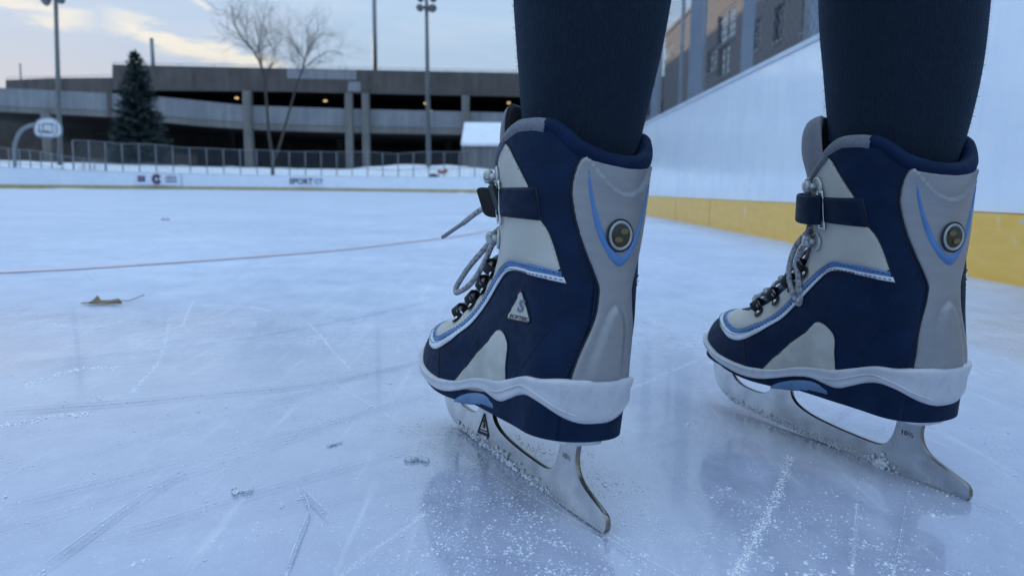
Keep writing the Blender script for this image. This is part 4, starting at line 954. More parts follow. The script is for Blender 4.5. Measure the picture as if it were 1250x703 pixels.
o = mesh_obj('snowy_ground', np.stack([gx, gy, gz], -1).reshape(-1, 3), [(i*m+j, i*m+j+1, (i+1)*m+j+1, (i+1)*m+j) for i in range(n-1) for j in range(m-1)], M['snow'], None, True); o['kind'] = 'structure'
TZ = lambda x, y: float(terrain(np.array(float(x)), np.array(float(y))))

# ---------------------------------------------------------------- parking garage
def concrete(name, c, c2, sc=.35, streak=1.):
    t = NT(name); v = t.coord(); n = t.noise(v, sc, 6, .65); st = t.noise(t.coord(scale=(1.6, 1, .12)), 1.0, 5, .65); f = t.noise(v, 9, 4)
    k = t.math('ADD', t.math('MULTIPLY', n, .5), t.math('MULTIPLY', st, .5*streak)); col = t.mix(t.ramp(k, [(.38, 0.), (.62, 1.)]), c, c2)
    t.set(color=t.mix(t.math('MULTIPLY', f, .25), col, tuple(np.array(c)*.6)), rough=.9); t.bump(f, .01, .4); return t.m
M['con_dark'] = concrete('stained_grey_brown_concrete', (.062, .055, .052), (.118, .106, .102)); M['con_stain'] = concrete('dark_rain_stained_concrete', (.034, .029, .028), (.105, .092, .088), .5, 1.4); M['con_pale'] = concrete('pale_ramp_concrete', (.155, .168, .19), (.26, .278, .30)); M['con_mid'] = concrete('grey_concrete', (.13, .125, .12), (.21, .205, .20)); M['con_in'] = concrete('dark_deck_concrete', (.035, .033, .032), (.07, .066, .062))  # con_in is a darker concrete for the inner decks, walls and columns
M['con_new'] = concrete('patched_pale_concrete', (.20, .21, .235), (.28, .29, .31)); M['pipe'] = simple('galvanised_pipe', (.19, .21, .24), .45, .15, 3, 0, .3); M['pole'] = simple('weathered_steel_pole', (.13, .14, .145), .55, .15, 3, 0, .2)
GY = 66.0; GZ = 1.35
ga = empty('parking_garage', (0, GY, 0), 'long concrete parking garage with a sloping pale ramp and dark open decks', 'parking garage')
def gpoly(name, px, mat, d0=0.0, d1=.35, parent=None):
    mb = MB(); mb.prism([at(x, y, GY+d0) - [0, GY, 0] for x, y in px][::-1], (0, d1, 0)); return mb.obj(name, mat, parent or ga)
rpar = gpoly('parapet', [(137, 79), (240, 81.3), (349, 83.6), (470, 86), (627, 89), (780, 92.5), (1010, 97.5), (1010, 128), (780, 121.5), (626, 118), (445, 114.3), (349, 112), (240, 111), (137, 110)], M['con_dark'])
lpar = gpoly('stained_parapet', [(7, 98), (60, 95.6), (136.6, 95), (136.6, 114), (60, 111), (7, 109)], M['con_stain'], .05, .35)
gpoly('parapet_patch', [(350, 84.6), (435, 86.3), (435, 97.5), (350, 96)], M['con_new'], -.03, .028); gpoly('parapet_patch', [(426, 100), (440, 100.3), (440, 112), (424, 112)], M['con_new'], -.03, .028)
gpoly('ramp_parapet', [(-170, 98), (0, 107.5), (137, 114.2), (191, 118), (301, 129), (421, 133), (564, 136.5), (1010, 147), (1010, 170), (564, 157), (421, 154.5), (320, 151.5), (240, 146), (205, 142.5), (137, 136), (0, 130), (-170, 121)], M['con_pale'], .02, .28)
gpoly('ramp_beam', [(-170, 121.4), (0, 130.4), (137, 136.4), (205, 142.9), (240, 146.4), (320, 151.9), (421, 154.9), (564, 157.4), (1010, 170.4), (1010, 178), (564, 164.5), (421, 162), (320, 159), (240, 153.6), (205, 150), (137, 143), (0, 136.5), (-170, 127)], M['con_mid'], -.06, .34)
def gslab(name, px, d0, d1, mat=M['con_in']): return gpoly(name, px, mat, d0, d1)
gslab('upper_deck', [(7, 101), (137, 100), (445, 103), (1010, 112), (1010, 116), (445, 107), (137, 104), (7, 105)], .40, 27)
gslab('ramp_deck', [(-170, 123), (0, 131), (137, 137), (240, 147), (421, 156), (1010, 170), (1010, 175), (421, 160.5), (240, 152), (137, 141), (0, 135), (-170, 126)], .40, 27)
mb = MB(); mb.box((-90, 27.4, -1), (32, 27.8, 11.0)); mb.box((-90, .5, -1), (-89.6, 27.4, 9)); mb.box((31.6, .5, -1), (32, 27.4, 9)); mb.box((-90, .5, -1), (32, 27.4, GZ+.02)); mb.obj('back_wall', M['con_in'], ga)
for (x, w, yt, yb, m_, d0) in ((302, 9.5, 111.5, 210, 'con_mid', -.30), (426, 8.5, 114, 208, 'con_mid', -.30), (446.5, 8.5, 114.6, 208, 'con_mid', -.30), (568.5, 9, 117, 212, 'con_mid', -.30), (57, 10.5, 137.5, 206, 'con_mid', -.3), (133, 5, 114, 143, 'con_stain', -.10), (180, 8, 150, 208, 'con_in', .5), (700, 9, 120, 212, 'con_mid', -.3), (830, 9, 123, 212, 'con_mid', -.3)):
    t_ = at(x, yt, GY); b_ = at(x, yb, GY); hw = w/2/FPX*GY; mb = MB(); mb.box((t_[0]-hw, d0, b_[2] if yb < 200 else min(b_[2], TZ(t_[0], GY)-.2)), (t_[0]+hw, d0+.62, t_[2])); mb.obj('column', M[m_], ga)
for k in range(6):                                      # inner columns and a lower wall seen in the dark
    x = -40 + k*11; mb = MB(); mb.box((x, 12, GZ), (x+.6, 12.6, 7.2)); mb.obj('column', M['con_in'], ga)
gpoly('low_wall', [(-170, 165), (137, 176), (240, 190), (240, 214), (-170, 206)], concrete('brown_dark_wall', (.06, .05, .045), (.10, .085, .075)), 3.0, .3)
mb = MB()                                               # roof hand rail
for a, b in (((7, 94.5), (137, 91.5)), ((137, 76), (627, 86.2)), ((627, 86.2), (1010, 94.5))):
    A_, B_ = at(*a, GY)-[0, GY-.2, 0], at(*b, GY)-[0, GY-.2, 0]; mb.tube([A_, B_], .025, 5)
    for t_ in np.linspace(0, 1, max(3, int(np.linalg.norm(B_-A_)/2.6))): p = A_+(B_-A_)*t_; mb.tube([p, p-[0, 0, .32]], .02, 5)
mb.obj('roof_rail', M['pipe'], ga)
def lamp_mat():
    t = NT('warm_lit_deck_lamp'); t.set(color=(.9, .75, .5), emitc=(1, .66, .30), emit=.5); return t.m
M['lamp'] = lamp_mat()
for x, y, d in ((289, 120, 3), (397, 123.5, 3), (512, 115.5, 6), (519.5, 126.5, 3.5), (526, 136, 9), (621, 126, 3), (298, 122.5, 8)):
    p = at(x, y, GY+d) - [0, GY, 0]; mb = MB(); mb.box(p-[.13, .12, .05], p+[.13, .12, .05]); lp = mb.obj('deck_lamp', M['lamp'], ga); mb = MB(); mb.tube([p+[0, 0, .05], p+[0, 0, .6]], .03, 5); mb.obj('lamp_stem', M['pole'], lp)

# ---------------------------------------------------------------- poles
def pole(px_t, py_t, px_b, py_b, Y, r0, r1, label, heads=(), extra=0.0, cat='light pole'):
    b = at(px_b, py_b, Y); t_ = at(px_t, py_t, Y); b[2] = TZ(b[0], Y)-.3 if not extra else b[2]-extra
    e = empty('light_pole' if cat == 'light pole' else 'roof_mast', (b[0], b[1], b[2]), label, cat); mb = MB(); mb.tube([(0, 0, 0), t_-b], [r0, r1], 12); mb.obj('pole', M['pole'] if heads else M['pipe'], e, True)
    for hx, hy, r, tilt in heads:
        p = at(hx, hy, Y-.3) - b; mb = MB(); n_ = np.array([tilt, -.8, -.5]); n_ /= np.linalg.norm(n_)
        mb.tube([p-n_*r*1.3, p-n_*r*.6, p, p+n_*r*.12], [r*.35, r*.8, r, r*1.02], 14); h = mb.obj('floodlight', M['pole'], e, True)
        mb = MB(); mb.add([p+n_*r*.10] + [p+n_*r*.10 + r*.86*(math.cos(a)*np.cross(n_, [0, 0, 1]) + math.sin(a)*np.cross(n_, np.cross(n_, [0, 0, 1]))) for a in np.linspace(0, 2*PI, 16, endpoint=False)], [(0, i+1, (i+1) % 16+1) for i in range(16)]); mb.obj('floodlight_glass', simple('dull_lamp_glass', (.10, .11, .12), .2, .1, 3), h)
    if heads:
        for yy in sorted({round(h[1]) for h in heads}):
            xs_ = [h[0] for h in heads if round(h[1]) == yy]; mb = MB(); mb.tube([at(min(xs_)-2, yy-1, Y-.02)-b, at(max(xs_)+2, yy-1, Y-.02)-b], .06, 6); mb.obj('crossarm', M['pole'], e)
    return e
pole(67, -40, 74, 212, 45, .15, .10, 'tall grey light pole at far left beside the basketball hoop', ((55, 1, .30, -.3), (74, 0, .24, .3), (64, -14, .24, 0)))
pole(520, -40, 523.5, 216, 46, .16, .085, 'tall light pole with a cluster of floodlights, standing in front of the garage columns', ((512.5, 10, .22, -.3), (521.5, 10.5, .2, 0), (528, 10.5, .24, .3), (513, -1, .2, -.3), (529, -1, .2, .3)))
pole(456, -60, 458, 86, 70, .21, .17, 'plain tall pole rising from the garage roof, no lamps in sight', (), 1.5)
pole(185, 47, 187, 80, 72, .17, .17, 'short pale mast on the garage roof behind the evergreen', (), 1.5, 'mast')
pole(24.5, 78, 25, 96, 90, .09, .09, 'tiny far off mast above the left end of the garage', (), 3, 'mast')

# ---------------------------------------------------------------- chain-link fences
def chain_mat():
    t = NT('galvanised_wire'); t.set(color=(.11, .13, .16), rough=.5, metal=.3); return t.m
M['wire'] = chain_mat()
def fence(pts, hts, label, posts, rails, pitch, wire, base=(0, 0, 0), name='chain_link_fence', r=.035, postlist=None, zoff=0.):
    """pts: ground line (x, y), hts: height at each; posts spaced evenly"""
    P = np.asarray(pts, float); d = np.concatenate([[0], np.cumsum(np.linalg.norm(np.diff(P, axis=0), axis=1))]); L = d[-1]
    X = lambda s: np.array([np.interp(s, d, P[:, 0]), np.interp(s, d, P[:, 1])]); H = lambda s: np.interp(s, d, hts)
    g0 = X(0); e = empty(name, (g0[0], g0[1], TZ(*g0)), label, 'fence'); o0 = np.array([g0[0], g0[1], TZ(*g0)])
    Z = lambda s: TZ(*X(s))
    pl = np.linspace(0, L, posts) if postlist is None else postlist
    for s in pl: x = X(s); mb = MB(); mb.tube([np.array([*x, Z(s)-.2])-o0, np.array([*x, Z(s)+H(s)])-o0], r, 8); mb.obj('post', M['pipe'], e, True)
    for fr in rails:
        mb = MB(); ss_ = np.linspace(0, L, 40); mb.tube([np.array([*X(s), Z(s)+H(s)*fr])-o0 for s in ss_], r*.6, 6); mb.obj('rail', M['pipe'], e, True)
    mb = MB(); hm = max(hts); n = int((L+hm)/pitch)
    for k in range(n):
        for dr in (1, -1):
            s0 = k*pitch if dr > 0 else k*pitch; s1 = s0 - hm*.9*1 if dr > 0 else s0; s0, s1 = (s0-hm*.9, s0) if dr > 0 else (s0, s0-hm*.9)
            q = []
            for t_ in np.linspace(0, 1, 5):
                s = s0+(s1-s0)*t_
                if 0 <= s <= L: q.append(np.array([*X(s), Z(s)+.04+(H(s)-.08)*t_])-o0)
            if len(q) >= 2: mb.tube(q, wire, 3, False)
    w = mb.obj('chain_link', M['wire'], e); w['kind'] = 'stuff'; return e
def off_path(off, a0, a1, n=26):                       # line parallel to the far boards
    R = 9.0; full_ = []
    return np.array([(RX0+R+(R+off)*math.cos(a), RY1-R+(R+off)*math.sin(a)) for a in np.linspace(a0, a1, n)])
arc = off_path(1.8, PI*.905, PI/2, 16); hp_ = np.vstack([arc, [(x, RY1+1.8) for x in np.linspace(RX0+10, 8, 14)]])
fence(hp_, np.linspace(1.92, 1.75, len(hp_)), 'taller grey chain-link fence just behind the curved boards, from the evergreen to the shed', 38, (1.0, .5), .11, .0042, r=.027)
lp_ = [at(x, 200, 38)[:2] for x in (-170,)] + [at(x, 200, 38)[:2] for x in (0, 60, 128)]
fence(lp_, [1.25, 1.25, 1.15, 1.05], 'lower grey chain-link fence at far left behind the basketball hoop', 24, (1.0, .42), .13, .0038, r=.027)

# ---------------------------------------------------------------- basketball hoop
hb = at(18, 203, 33); hz = TZ(hb[0], 33); e = empty('basketball_hoop', (hb[0], 33, hz), 'outdoor basketball hoop with gooseneck pole and white fan backboard', 'basketball hoop'); o0 = np.array([hb[0], 33, hz])
mb = MB(); mb.tube(spline([np.array([hb[0], 33, hz-.3])-o0] + [at(x, y, 33)-o0 for x, y in ((17.5, 186), (19.5, 172), (25, 161), (33, 155), (44, 152.5), (55, 153))], 6), .082, 10); mb.obj('gooseneck_pole', M['pipe'], e, True)
pc = at(58.5, 157, 32.9)-o0; sc_ = 32.9/FPX; outl = [(-15.5, 7.0), (-16.6, 3), (-16, -3), (-12.5, -8.5), (-6.5, -11.8), (0, -12.6), (6.5, -11.8), (12.5, -8.5), (16, -3), (16.6, 3), (15.5, 7.0), (11.5, 9.6), (0, 10.4), (-11.5, 9.6)]
outl = S2(outl, 4, True); V = [pc + np.array([a*sc_, 0, -b*sc_]) for a, b in outl]; mb = MB(); mb.prism(V, (0, .06, 0)); bb = mb.obj('backboard', simple('white_backboard_paint', (.62, .66, .70), .4, .1, 3), e)
mb = MB(); mb.tube([v + np.array([0, -.012, 0]) for v in V], .03, 6, closed=True); q = [pc + np.array([a*sc_, -.012, -b*sc_]) for a, b in ((-6, 5), (6, 5), (6, -5), (-6, -5))]; mb.tube(q, .035, 6, closed=True)
for sx in (-1, 1): mb.tube([pc + np.array([sx*10*sc_, -.012, 6*sc_]), pc + np.array([sx*11*sc_, -.012, -4*sc_]), pc + np.array([sx*7*sc_, -.012, -8*sc_])], .025, 6)
mb.obj('backboard_marking', simple('grey_board_marking', (.16, .19, .24), .5, .1, 3), bb)
mb = MB(); rc = pc + np.array([0, -.34, -.14]); mb.tube([rc + .23*np.array([math.cos(a), math.sin(a), 0]) for a in np.linspace(0, 2*PI, 24, endpoint=False)], .012, 6, closed=True); mb.tube([rc+[0, .23, 0], rc+[0, .36, 0]], .02, 6); mb.obj('rim', simple('dark_hoop_rim', (.10, .08, .08), .5, .1, 3), e)

# ---------------------------------------------------------------- shed, small things on the snow
sb = at(568, 213, 48); sx1 = at(655, 213, 48)[0]; zb = TZ(sb[0], 48); e = empty('storage_shed', (sb[0], 48, zb), 'small grey shed with a snow covered pitched roof behind the fence', 'shed'); o0 = np.array([sb[0], 48, zb])
zt = at(568, 178, 48)[2]; zr = at(568, 153.5, 51)[2]; w = sx1-sb[0]
mb = MB(); mb.box((.12, 0, -.4), (w, 5.5, zt-zb)); 
M['shed'] = NT('grey_timber_cladding'); t = M['shed']; t.set(color=t.mix(t.wave(t.coord(), 2.2, .4, 'X'), (.15, .15, .155), (.25, .25, .25)), rough=.85); M['shed'] = t.m
mb.obj('shed_wall', M['shed'], e); mb = MB(); mb.box((-.05, -.1, -.4), (.11, .06, zt-zb-.02)); mb.box((.9, -.05, -.4), (.98, -.004, zt-zb-.02)); mb.obj('corner_board', M['con_mid'], e)
mb = MB(); mb.prism([(-.25, -.45, zt-zb-.05), (-.25, 2.7, zr-zb), (-.25, 5.9, zt-zb-.05), (-.25, 5.9, zt-zb+.12), (-.25, 2.7, zr-zb+.2), (-.25, -.45, zt-zb+.14)], (w+.6, 0, 0)); bevel(mb.obj('snowy_roof', M['snow'], e), .05)
p = at(540, 204.5, 44.5); zz = TZ(p[0], 44.5); mb = MB(); mb.tube(spline([(p[0]-.25, 44.5, zz+.16), (p[0]-.15, 44.5, zz+.07), (p[0]+.12, 44.5, zz+.09), (p[0]+.27, 44.5, zz+.20)], 6), [.05]+[.09]*17+[.04], 10); tag(mb.obj('plastic_sled', simple('faded_red_plastic', (.42, .07, .05), .5, .1, 4), None, True), 'small red plastic sled left on the snow by the fence', 'sled')
def tuft(px, py, Y, h, label):
    b = at(px, py, Y); z0 = TZ(b[0], Y); e = empty('dark_shrub', (b[0], Y, z0), label, 'shrub', 'small dark shrubs on the snow'); mb = MB(); r = np.random.default_rng(int(px))
    for k in range(5): mb.tube([(0, 0, -.1), (r.normal(0, .08), r.normal(0, .08), h*.6)], [.02, .008], 5)
    mb.obj('stem', M['pole'], e); mb = MB()
    for k in range(220):
        c = np.array([r.normal(0, .13), r.normal(0, .13), h*r.uniform(.1, 1)]); d1 = r.normal(size=3)*.06; d2 = r.normal(size=3)*.05; mb.add([c-d1, c+d2, c+d1, c-d2], [(0, 1, 2, 3)])
    mb.obj('foliage', simple('dark_winter_foliage', (.02, .035, .032), .8, .3, 5), e)
for px, py, Y, h, lab in ((231, 209, 39.2, .5, 'small dark shrub at the foot of the fence, nearest the evergreen'), (334, 212, 41.2, .45, 'small dark shrub at the foot of the bare tree'), (398, 213, 42.4, .42, 'small dark shrub near the fence, between bare tree and floodlight pole'), (470, 212, 42.4, .45, 'small dark shrub left of the floodlight pole'), (530, 212, 42.4, .5, 'small dark shrub touching the foot of the floodlight pole')): tuft(px, py, Y, h, lab)

# ---------------------------------------------------------------- trees
def bark(c): return simple('grey_brown_bark', c, .9, .25, 6, .01)
M['bark'] = bark((.055, .050, .046))
def bare_tree():
    Y = 47.0; b = at(333, 212, Y); z0 = TZ(b[0], Y); e = empty('bare_tree', (b[0], Y, z0), 'leafless forked tree with fine spreading twigs in front of the garage', 'tree'); o0 = np.array([b[0], Y, z0]); r = np.random.default_rng(21)
    tr, tw = MB(), MB()
    def stem(pts, r0, r1, sprd=1.0, depth=3.):
        P = spline([at(x, y, Y+dy)-o0 if len(q) == 3 else None for q in pts for x, y, dy in [q]], 6); rr = np.linspace(r0, r1, len(P)); tr.tube(P, rr, 8); return P, rr
    def grow(p, d, L, rad, lev):
        n = 5; P = [p]; dd = d.copy()
        for k in range(n): dd = dd + r.normal(0, .14, 3) + np.array([0, 0, .06]); dd /= np.linalg.norm(dd); P.append(P[-1]+dd*L/n)
        (tr if rad > .03 else tw).tube(P, np.linspace(rad, rad*.45, n+1), 5 if rad > .02 else 3, False)
        if lev == 0: return
        for k in range(4 if lev > 1 else 5):
            t_ = r.uniform(.25, 1.0); i = min(int(t_*n), n-1); q = P[i] + (P[i+1]-P[i])*(t_*n-i); ax = r.normal(size=3); ax -= dd*(ax @ dd); ax /= np.linalg.norm(ax)
            a = r.uniform(.35, .9); grow(q, dd*math.cos(a)+ax*math.sin(a), L*r.uniform(.5, .75), rad*.52, lev-1)
    base = z0
    def first(pts): pts = list(pts); return pts
    main = [((333, 214, 0), (332, 190, 0), (328, 160, 0), (325, 120, 0), (322, 92, 0), (312, 66, .2), (297, 48, .3), (286, 28, .4), (283, 8, .4)),
            ((322, 94, 0), (318, 70, .1), (316, 50, .2), (311, 22, .2)), ((314, 66, .1), (318, 48, -.1), (323, 22, -.2)), ((325, 105, 0), (330, 80, -.2), (336, 56, -.4)), ((324, 92, 0), (336, 70, .3), (334, 44, .3)),
            ((334, 196, 0), (342, 175, 0), (352, 140, 0), (361, 108, 0), (369, 85, 0), (374, 66, 0), (376, 46, .1), (372, 30, .2)), ((370, 84, 0), (385, 72, .2), (402, 63, .3), (418, 66, .3)), ((374, 66, 0), (386, 48, -.2), (398, 38, -.3)), ((372, 76, 0), (362, 58, .2), (352, 44, .2))]
    rads = [(.15, .022), (.055, .014), (.045, .012), (.045, .012), (.04, .012), (.12, .016), (.045, .012), (.04, .012), (.035, .012)]
    for pts, (r0, r1) in zip(main, rads):
        P, rr = stem(pts, r0*.8, r1*.8); n = len(P)
        for k in range(int(10+len(pts)*1.6)):
            i = r.integers(int(n*(.50 if len(pts) > 6 else .2)), n); i = min(i, n-2); d = P[i+1]-P[i]; d /= np.linalg.norm(d)
            if P[i][2] < 4.6: continue
            ax = r.normal(size=3); ax -= d*(ax @ d); ax /= np.linalg.norm(ax); a = r.uniform(.35, 1.0); grow(P[i], d*math.cos(a)+ax*math.sin(a), r.uniform(.7, 1.7), min(rr[i]*.40, .017), 2)
    tr.obj('trunk', M['bark'], e, True); tw.obj('twigs', M['bark'], e)
bare_tree()
def evergreen():
    Y = 52.0; b = at(172, 204, Y); z0 = TZ(b[0], Y); top = at(170.5, 66, Y)[2]; H = top-z0; e = empty('evergreen_tree', (b[0], Y, z0), 'tall dark blue-green spruce in front of the garage ramp', 'tree'); r = np.random.default_rng(9)
    mb = MB(); mb.tube([(0, 0, -.3), (0, 0, H*.5), (-.05, 0, H*.98)], [.17, .10, .015], 8); mb.obj('trunk', M['bark'], e, True); lv = MB(); lv2 = MB()
    zz = .45
    while zz < H-.05:
        f = 1-zz/H; R = (.14 + 2.15*f**.85)*(1 if f < .8 else .95); nb = int(9+15*f)
        for k in range(nb):
            a = r.uniform(0, 2*PI); L = R*r.uniform(.62, 1.12); dr = -.22+.55*(1-f)
            for s in np.linspace(.12, 1, max(4, int(L/.10))):
                c = np.array([math.cos(a)*L*s, math.sin(a)*L*s, zz + dr*L*s + .12*s*s])
                for q in range(4):
                    d = np.array([math.cos(a+r.normal(0, .9)), math.sin(a+r.normal(0, .9)), r.normal(-.1, .35)]); d /= np.linalg.norm(d); l_ = r.uniform(.14, .30); w_ = np.cross(d, [0, 0, 1]); w_ = w_/(np.linalg.norm(w_)+1e-9)*r.uniform(.03, .07) + np.array([0, 0, r.normal(0, .02)])
                    (lv if r.random() < .6 else lv2).add([c-w_, c+w_, c+d*l_+w_*.2, c+d*l_-w_*.2], [(0, 1, 2, 3)])
        zz += r.uniform(.11, .18)
    cr = lv.obj('crown', simple('spruce_needles', (.026, .050, .050), .75, .3, 2), e); lv2.obj('pale_needles', simple('blue_spruce_needles', (.055, .085, .090), .75, .3, 2), cr)
evergreen()

# ---------------------------------------------------------------- right side: fence posts, netting and the brick building
FXR = 2.6
fp = [(FXR, y) for y in (1.5, 6, 12, 20, 34)]
e = fence(fp, [4.4]*5, 'tall galvanised chain-link fence behind the right boards', 2, (1.0,), .13, .0030, r=.03, postlist=[atx(x, 60, FXR)[1]-1.5 for x in (832.5, 859, 983, 806)])
for x, w_ in ((846, 20), (911, 15), (993, 15), (800, 14)):
    y = atx(x, 60, FXR+.25)[1]; hw = w_/FPX*y/2*1.0; mb = MB(); mb.box((FXR+.2, y-.045, 0), (FXR+.2+2*hw*.8, y+.045, 5.2))
    cl = empty('steel_column', (0, 0, 0), {846: 'wide blue-grey steel column between the two thin pipes of the fence', 911: 'blue-grey steel column standing before the brick wall between window bays', 993: 'blue-grey steel column half hidden by the right leg', 800: 'blue-grey steel column half hidden by the left leg'}[x], 'column', 'steel columns behind the fence'); o = mb.obj('column_shaft', simple('blue_grey_steel_paint', (.20, .24, .31), .5, .1, 4), cl)
    mb = MB(); mb.box((FXR+.14, y-.09, 0), (FXR+.26+2*hw*.8, y+.09, .03)); 
    mb.obj('base_plate', M['pole'], cl)
def brick():
    t = NT('brown_brick'); b_ = t.new('ShaderNodeTexBrick'); v = t.coord(scale=(1, 1, 1), rot=(0, 0, PI/2)); 
    c = t.new('ShaderNodeTexCoord'); sp = t.new('ShaderNodeSeparateXYZ'); cb = t.new('ShaderNodeCombineXYZ'); t.l.new(c.outputs['Object'], sp.inputs[0]); t.l.new(sp.outputs['Y'], cb.inputs['X']); t.l.new(sp.outputs['Z'], cb.inputs['Y']); t.l.new(cb.outputs[0], b_.inputs['Vector'])
    b_.inputs['Scale'].default_value = 1.0; b_.inputs['Brick Width'].default_value = .42; b_.inputs['Row Height'].default_value = .15; b_.inputs['Mortar Size'].default_value = .018
    b_.inputs['Color1'].default_value = (.068, .061, .060, 1); b_.inputs['Color2'].default_value = (.098, .086, .083, 1); b_.inputs['Mortar'].default_value = (.17, .16, .155, 1)
    n = t.noise(t.coord(), .6, 5); t.set(color=t.mix(t.math('MULTIPLY', n, .35), b_.outputs['Color'], (.10, .088, .085)), rough=.9); t.bump(b_.outputs['Fac'], .01, -.4); return t.m
M['brick'] = brick()
BX = 12.0; e = empty('brick_building', (BX, 0, 0), 'brown brick building with tall narrow windows beyond the right boards', 'building')
wins = []
for x0, x1, y0, y1 in ((917, 928, 25, 62), (945, 957, 6, 49), (863, 874, 60, 88), (876.5, 890, 57, 92), (852, 860, 66, 100), (980, 992, -12, 36), (1020, 1036, -30, 15), (876, 898, 12, 50), (812, 822, 55, 70)):
    a, b = atx(x0, (y0+y1)/2, BX), atx(x1, (y0+y1)/2, BX); ym = (a[1]+b[1])/2; zt_ = atx((x0+x1)/2, y0, BX)[2]; zb_ = atx((x0+x1)/2, y1, BX)[2]; wins.append((b[1], a[1], zb_, zt_))
Y0, Y1, BT = 14., 62., 12.4
ycut = sorted({Y0, Y1, *[w_[0] for w_ in wins], *[w_[1] for w_ in wins]}); mb = MB()
for a, b in zip(ycut[:-1], ycut[1:]):                  # brickwork built round the openings
    ym = (a+b)/2; holes = sorted([(w_[2], w_[3]) for w_ in wins if w_[0] <= ym <= w_[1]]); z = -.5
    for h0, h1 in holes: 
        if h0 > z: mb.box((0, a, z), (.45, b, h0)); 
        z = max(z, h1)
    mb.box((0, a, z), (.45, b, BT))
mb.box((.46, Y0, -.5), (14, Y0+.4, BT-.05)); mb.box((.46, Y1-.4, -.5), (14, Y1, BT-.05)); mb.box((13.6, Y0+.41, -.5), (14, Y1-.41, BT-.05)); mb.box((.46, Y0+.41, BT-.5), (13.59, Y1-.41, BT-.1)); mb.obj('brick_wall', M['brick'], e)
mb = MB(); mb.box((-.12, Y0-.1, BT+.003), (.6, Y1+.1, BT+.25)); mb.obj('cornice', M['con_mid'], e)
def glass_mat():
    t = NT('reflective_window_glass'); t.set(color=(.16, .20, .25), rough=.03, metal=.75, spec=1.0); return t.m
M['glass'] = glass_mat(); M['frame'] = simple('dark_window_frame', (.05, .05, .055), .5, .1, 3)
for y0, y1, z0, z1 in wins:
    mb = MB(); t_ = .07
    for q in ((y0, y0+t_, z0, z1), (y1-t_, y1, z0, z1), (y0+t_, y1-t_, z0, z0+t_), (y0+t_, y1-t_, z1-t_, z1), ((y0+y1)/2-.03, (y0+y1)/2+.03, z0+t_, z1-t_)): mb.box((.10, q[0], q[2]), (.20, q[1], q[3]))
    for k in range(1, 4): zz = z0+(z1-z0)*k/4; mb.box((.12, y0+t_, zz-.02), (.18, (y0+y1)/2-.031, zz+.02)); mb.box((.12, (y0+y1)/2+.031, zz-.02), (.18, y1-t_, zz+.02))
    wf = mb.obj('window', M['frame'], e); mb = MB(); mb.box((.145, y0+t_*.5, z0+t_*.5), (.155, y1-t_*.5, z1-t_*.5)); mb.obj('pane', M['glass'], wf)
    mb = MB(); mb.box((-.06, y0-.1, z0-.12), (.1, y1+.1, z0-.003)); mb.obj('sill', M['con_mid'], wf)
# ---------------------------------------------------------------- sky, sun, camera
SUN_EL, SUN_AZ = math.radians(1.2), math.radians(-33)   # low, ahead and to the left, behind the garage
wd = bpy.data.worlds.new('World'); SC.world = wd; wd.use_nodes = True; nt = wd.node_tree; N_ = nt.nodes; L_ = nt.links; N_.clear()
out = N_.new('ShaderNodeOutputWorld'); bg = N_.new('ShaderNodeBackground'); sky = N_.new('ShaderNodeTexSky'); sky.sky_type = 'NISHITA'; sky.sun_disc = False
sky.sun_elevation = SUN_EL; sky.sun_rotation = SUN_AZ; sky.altitude = 100; sky.air_density = 1.0; sky.dust_density = .6; sky.ozone_density = 2.0
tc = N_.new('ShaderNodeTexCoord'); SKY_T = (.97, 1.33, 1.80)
def cloud(rot, scale, lo, hi, seed):
    mp = N_.new('ShaderNodeMapping'); mp.inputs['Rotation'].default_value = rot; mp.inputs['Scale'].default_value = scale; mp.inputs['Location'].default_value = seed; L_.new(tc.outputs['Generated'], mp.inputs['Vector'])
    no = N_.new('ShaderNodeTexNoise'); no.inputs['Scale'].default_value = 1.0; no.inputs['Detail'].default_value = 6; no.inputs['Roughness'].default_value = .55; no.inputs['Distortion'].default_value = .4; L_.new(mp.outputs[0], no.inputs['Vector'])
    mr = N_.new('ShaderNodeMapRange'); mr.interpolation_type = 'SMOOTHSTEP'; mr.inputs['From Min'].default_value = lo; mr.inputs['From Max'].default_value = hi; L_.new(no.outputs['Fac'], mr.inputs['Value']); return mr.outputs[0]
c1 = cloud((0, .30, 0), (2.2, 2.2, 17), .50, .74, (3.1, 0, 4.2)); c2 = cloud((.2, -.25, 0), (5, 5, 11), .56, .8, (7.3, 1, 1.5)); c3 = cloud((0, .25, 0), (14, 14, 60), .30, .62, (2, 5, 1))
def mth(op, a, b=0.):
    x = N_.new('ShaderNodeMath'); x.operation = op
    for sk, v in ((x.inputs[0], a), (x.inputs[1], b)):
        if hasattr(v, 'links'): L_.new(v, sk)
        else: sk.default_value = v
    return x.outputs[0]
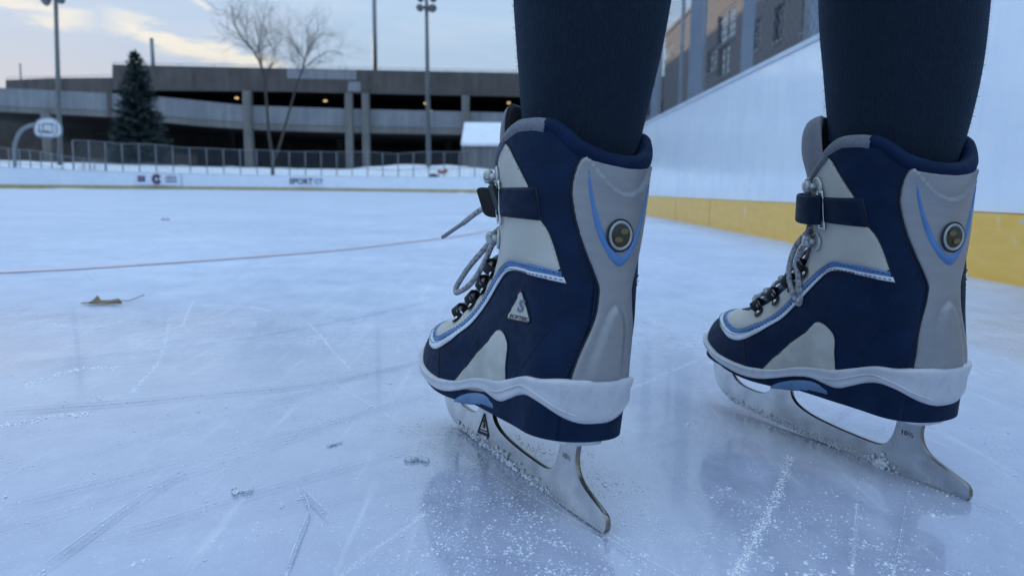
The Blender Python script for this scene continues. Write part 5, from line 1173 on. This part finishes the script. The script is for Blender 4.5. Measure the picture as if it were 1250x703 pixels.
def streak(pa, pb, width, soft):                        # one long cirrus streak along the great circle through two sky directions
    A = ray(*pa); B_ = ray(*pb); A = A/np.linalg.norm(A); B_ = B_/np.linalg.norm(B_); n_ = np.cross(A, B_); n_ /= np.linalg.norm(n_); m_ = (A+B_)/np.linalg.norm(A+B_); half = math.acos(min(1, float(A @ m_)))
    d1 = N_.new('ShaderNodeVectorMath'); d1.operation = 'DOT_PRODUCT'; L_.new(tc.outputs['Generated'], d1.inputs[0]); d1.inputs[1].default_value = tuple(n_)
    d2 = N_.new('ShaderNodeVectorMath'); d2.operation = 'DOT_PRODUCT'; L_.new(tc.outputs['Generated'], d2.inputs[0]); d2.inputs[1].default_value = tuple(m_)
    wob = mth('MULTIPLY', mth('SUBTRACT', c3, .5), width*1.1)
    band = mth('SUBTRACT', 1.0, mth('DIVIDE', mth('ABSOLUTE', mth('ADD', d1.outputs['Value'], wob)), width))
    mr = N_.new('ShaderNodeMapRange'); mr.interpolation_type = 'SMOOTHSTEP'; mr.inputs['From Min'].default_value = math.cos(half*1.35); mr.inputs['From Max'].default_value = math.cos(half*.55); L_.new(d2.outputs['Value'], mr.inputs['Value'])
    bm_ = N_.new('ShaderNodeMapRange'); bm_.interpolation_type = 'SMOOTHSTEP'; L_.new(band, bm_.inputs['Value']); return mth('MULTIPLY', mth('MULTIPLY', bm_.outputs[0], mr.outputs[0]), soft)
s1 = streak((-60, -10), (105, 27), .016, .7); s2 = streak((140, 27), (330, 86), .017, .85); s3 = streak((215, -12), (256, 14), .006, .5); s4 = streak((235, 68), (345, 88), .012, .8)
allc = mth('MAXIMUM', mth('MAXIMUM', s1, s2), mth('MAXIMUM', s3, s4)); thin = mth('MULTIPLY', mth('MAXIMUM', c1, c2), .32)
gm = N_.new('ShaderNodeGamma'); gm.inputs['Gamma'].default_value = .06; L_.new(sky.outputs[0], gm.inputs['Color'])
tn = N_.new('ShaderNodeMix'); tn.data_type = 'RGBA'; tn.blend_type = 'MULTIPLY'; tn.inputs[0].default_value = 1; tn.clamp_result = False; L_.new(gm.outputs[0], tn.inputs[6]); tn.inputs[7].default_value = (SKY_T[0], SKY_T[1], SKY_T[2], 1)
m1 = N_.new('ShaderNodeMix'); m1.data_type = 'RGBA'; gl = N_.new('ShaderNodeMix'); gl.data_type = 'RGBA'; gl.blend_type = 'ADD'; gl.inputs[0].default_value = .11; L_.new(tn.outputs[2], gl.inputs[6]); L_.new(sky.outputs[0], gl.inputs[7]); L_.new(thin, m1.inputs[0]); L_.new(gl.outputs[2], m1.inputs[6]); m1.inputs[7].default_value = (1.75, 1.9, 2.2, 1)
hs = N_.new('ShaderNodeMix'); hs.data_type = 'RGBA'; L_.new(allc, hs.inputs[0]); L_.new(m1.outputs[2], hs.inputs[6]); hs.inputs[7].default_value = (2.55, 2.36, 1.98, 1)
sz = N_.new('ShaderNodeSeparateXYZ'); L_.new(tc.outputs['Generated'], sz.inputs[0]); zb_ = mth('ADD', .87, mth('MULTIPLY', mth('MAXIMUM', mth('SUBTRACT', sz.outputs['Z'], .10), 0.), 1.6))   # added boost of the unseen sky overhead, to brighten ice and boots
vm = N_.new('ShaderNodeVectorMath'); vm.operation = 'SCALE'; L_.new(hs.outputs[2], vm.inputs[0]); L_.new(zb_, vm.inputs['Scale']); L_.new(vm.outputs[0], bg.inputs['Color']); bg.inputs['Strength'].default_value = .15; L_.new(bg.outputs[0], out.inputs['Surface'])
sl = bpy.data.lights.new('sun', 'SUN'); sl.energy = 2.0; sl.angle = math.radians(.5); sl.color = (1, .80, .58); so = bpy.data.objects.new('sun', sl); COL.objects.link(so)
sd = Vector((math.sin(SUN_AZ)*math.cos(SUN_EL), math.cos(SUN_AZ)*math.cos(SUN_EL), math.sin(SUN_EL))); so.rotation_euler = sd.to_track_quat('Z', 'Y').to_euler(); so.location = (0, 0, 30)
cd = bpy.data.cameras.new('camera'); co_ = bpy.data.objects.new('camera', cd); COL.objects.link(co_); SC.camera = co_
cd.sensor_width = 36; cd.lens = FPX/1250*36; cd.clip_start = .02; cd.clip_end = 4000
back_ = -FWD; co_.matrix_world = Matrix(((RGT[0], UPV[0], back_[0], CAM[0]), (RGT[1], UPV[1], back_[1], CAM[1]), (RGT[2], UPV[2], back_[2], CAM[2]), (0, 0, 0, 1)))
cd.dof.use_dof = True; cd.dof.focus_distance = .54; cd.dof.aperture_fstop = 10.5
SC.view_settings.view_transform = 'Standard'; SC.view_settings.look = 'None'; SC.view_settings.gamma = 1; SC.view_settings.use_curve_mapping = False
SC.view_settings.exposure = 1.4
SC.render.engine = 'CYCLES'; SC.cycles.use_denoising = True; SC.cycles.max_bounces = 8; SC.cycles.caustics_reflective = False
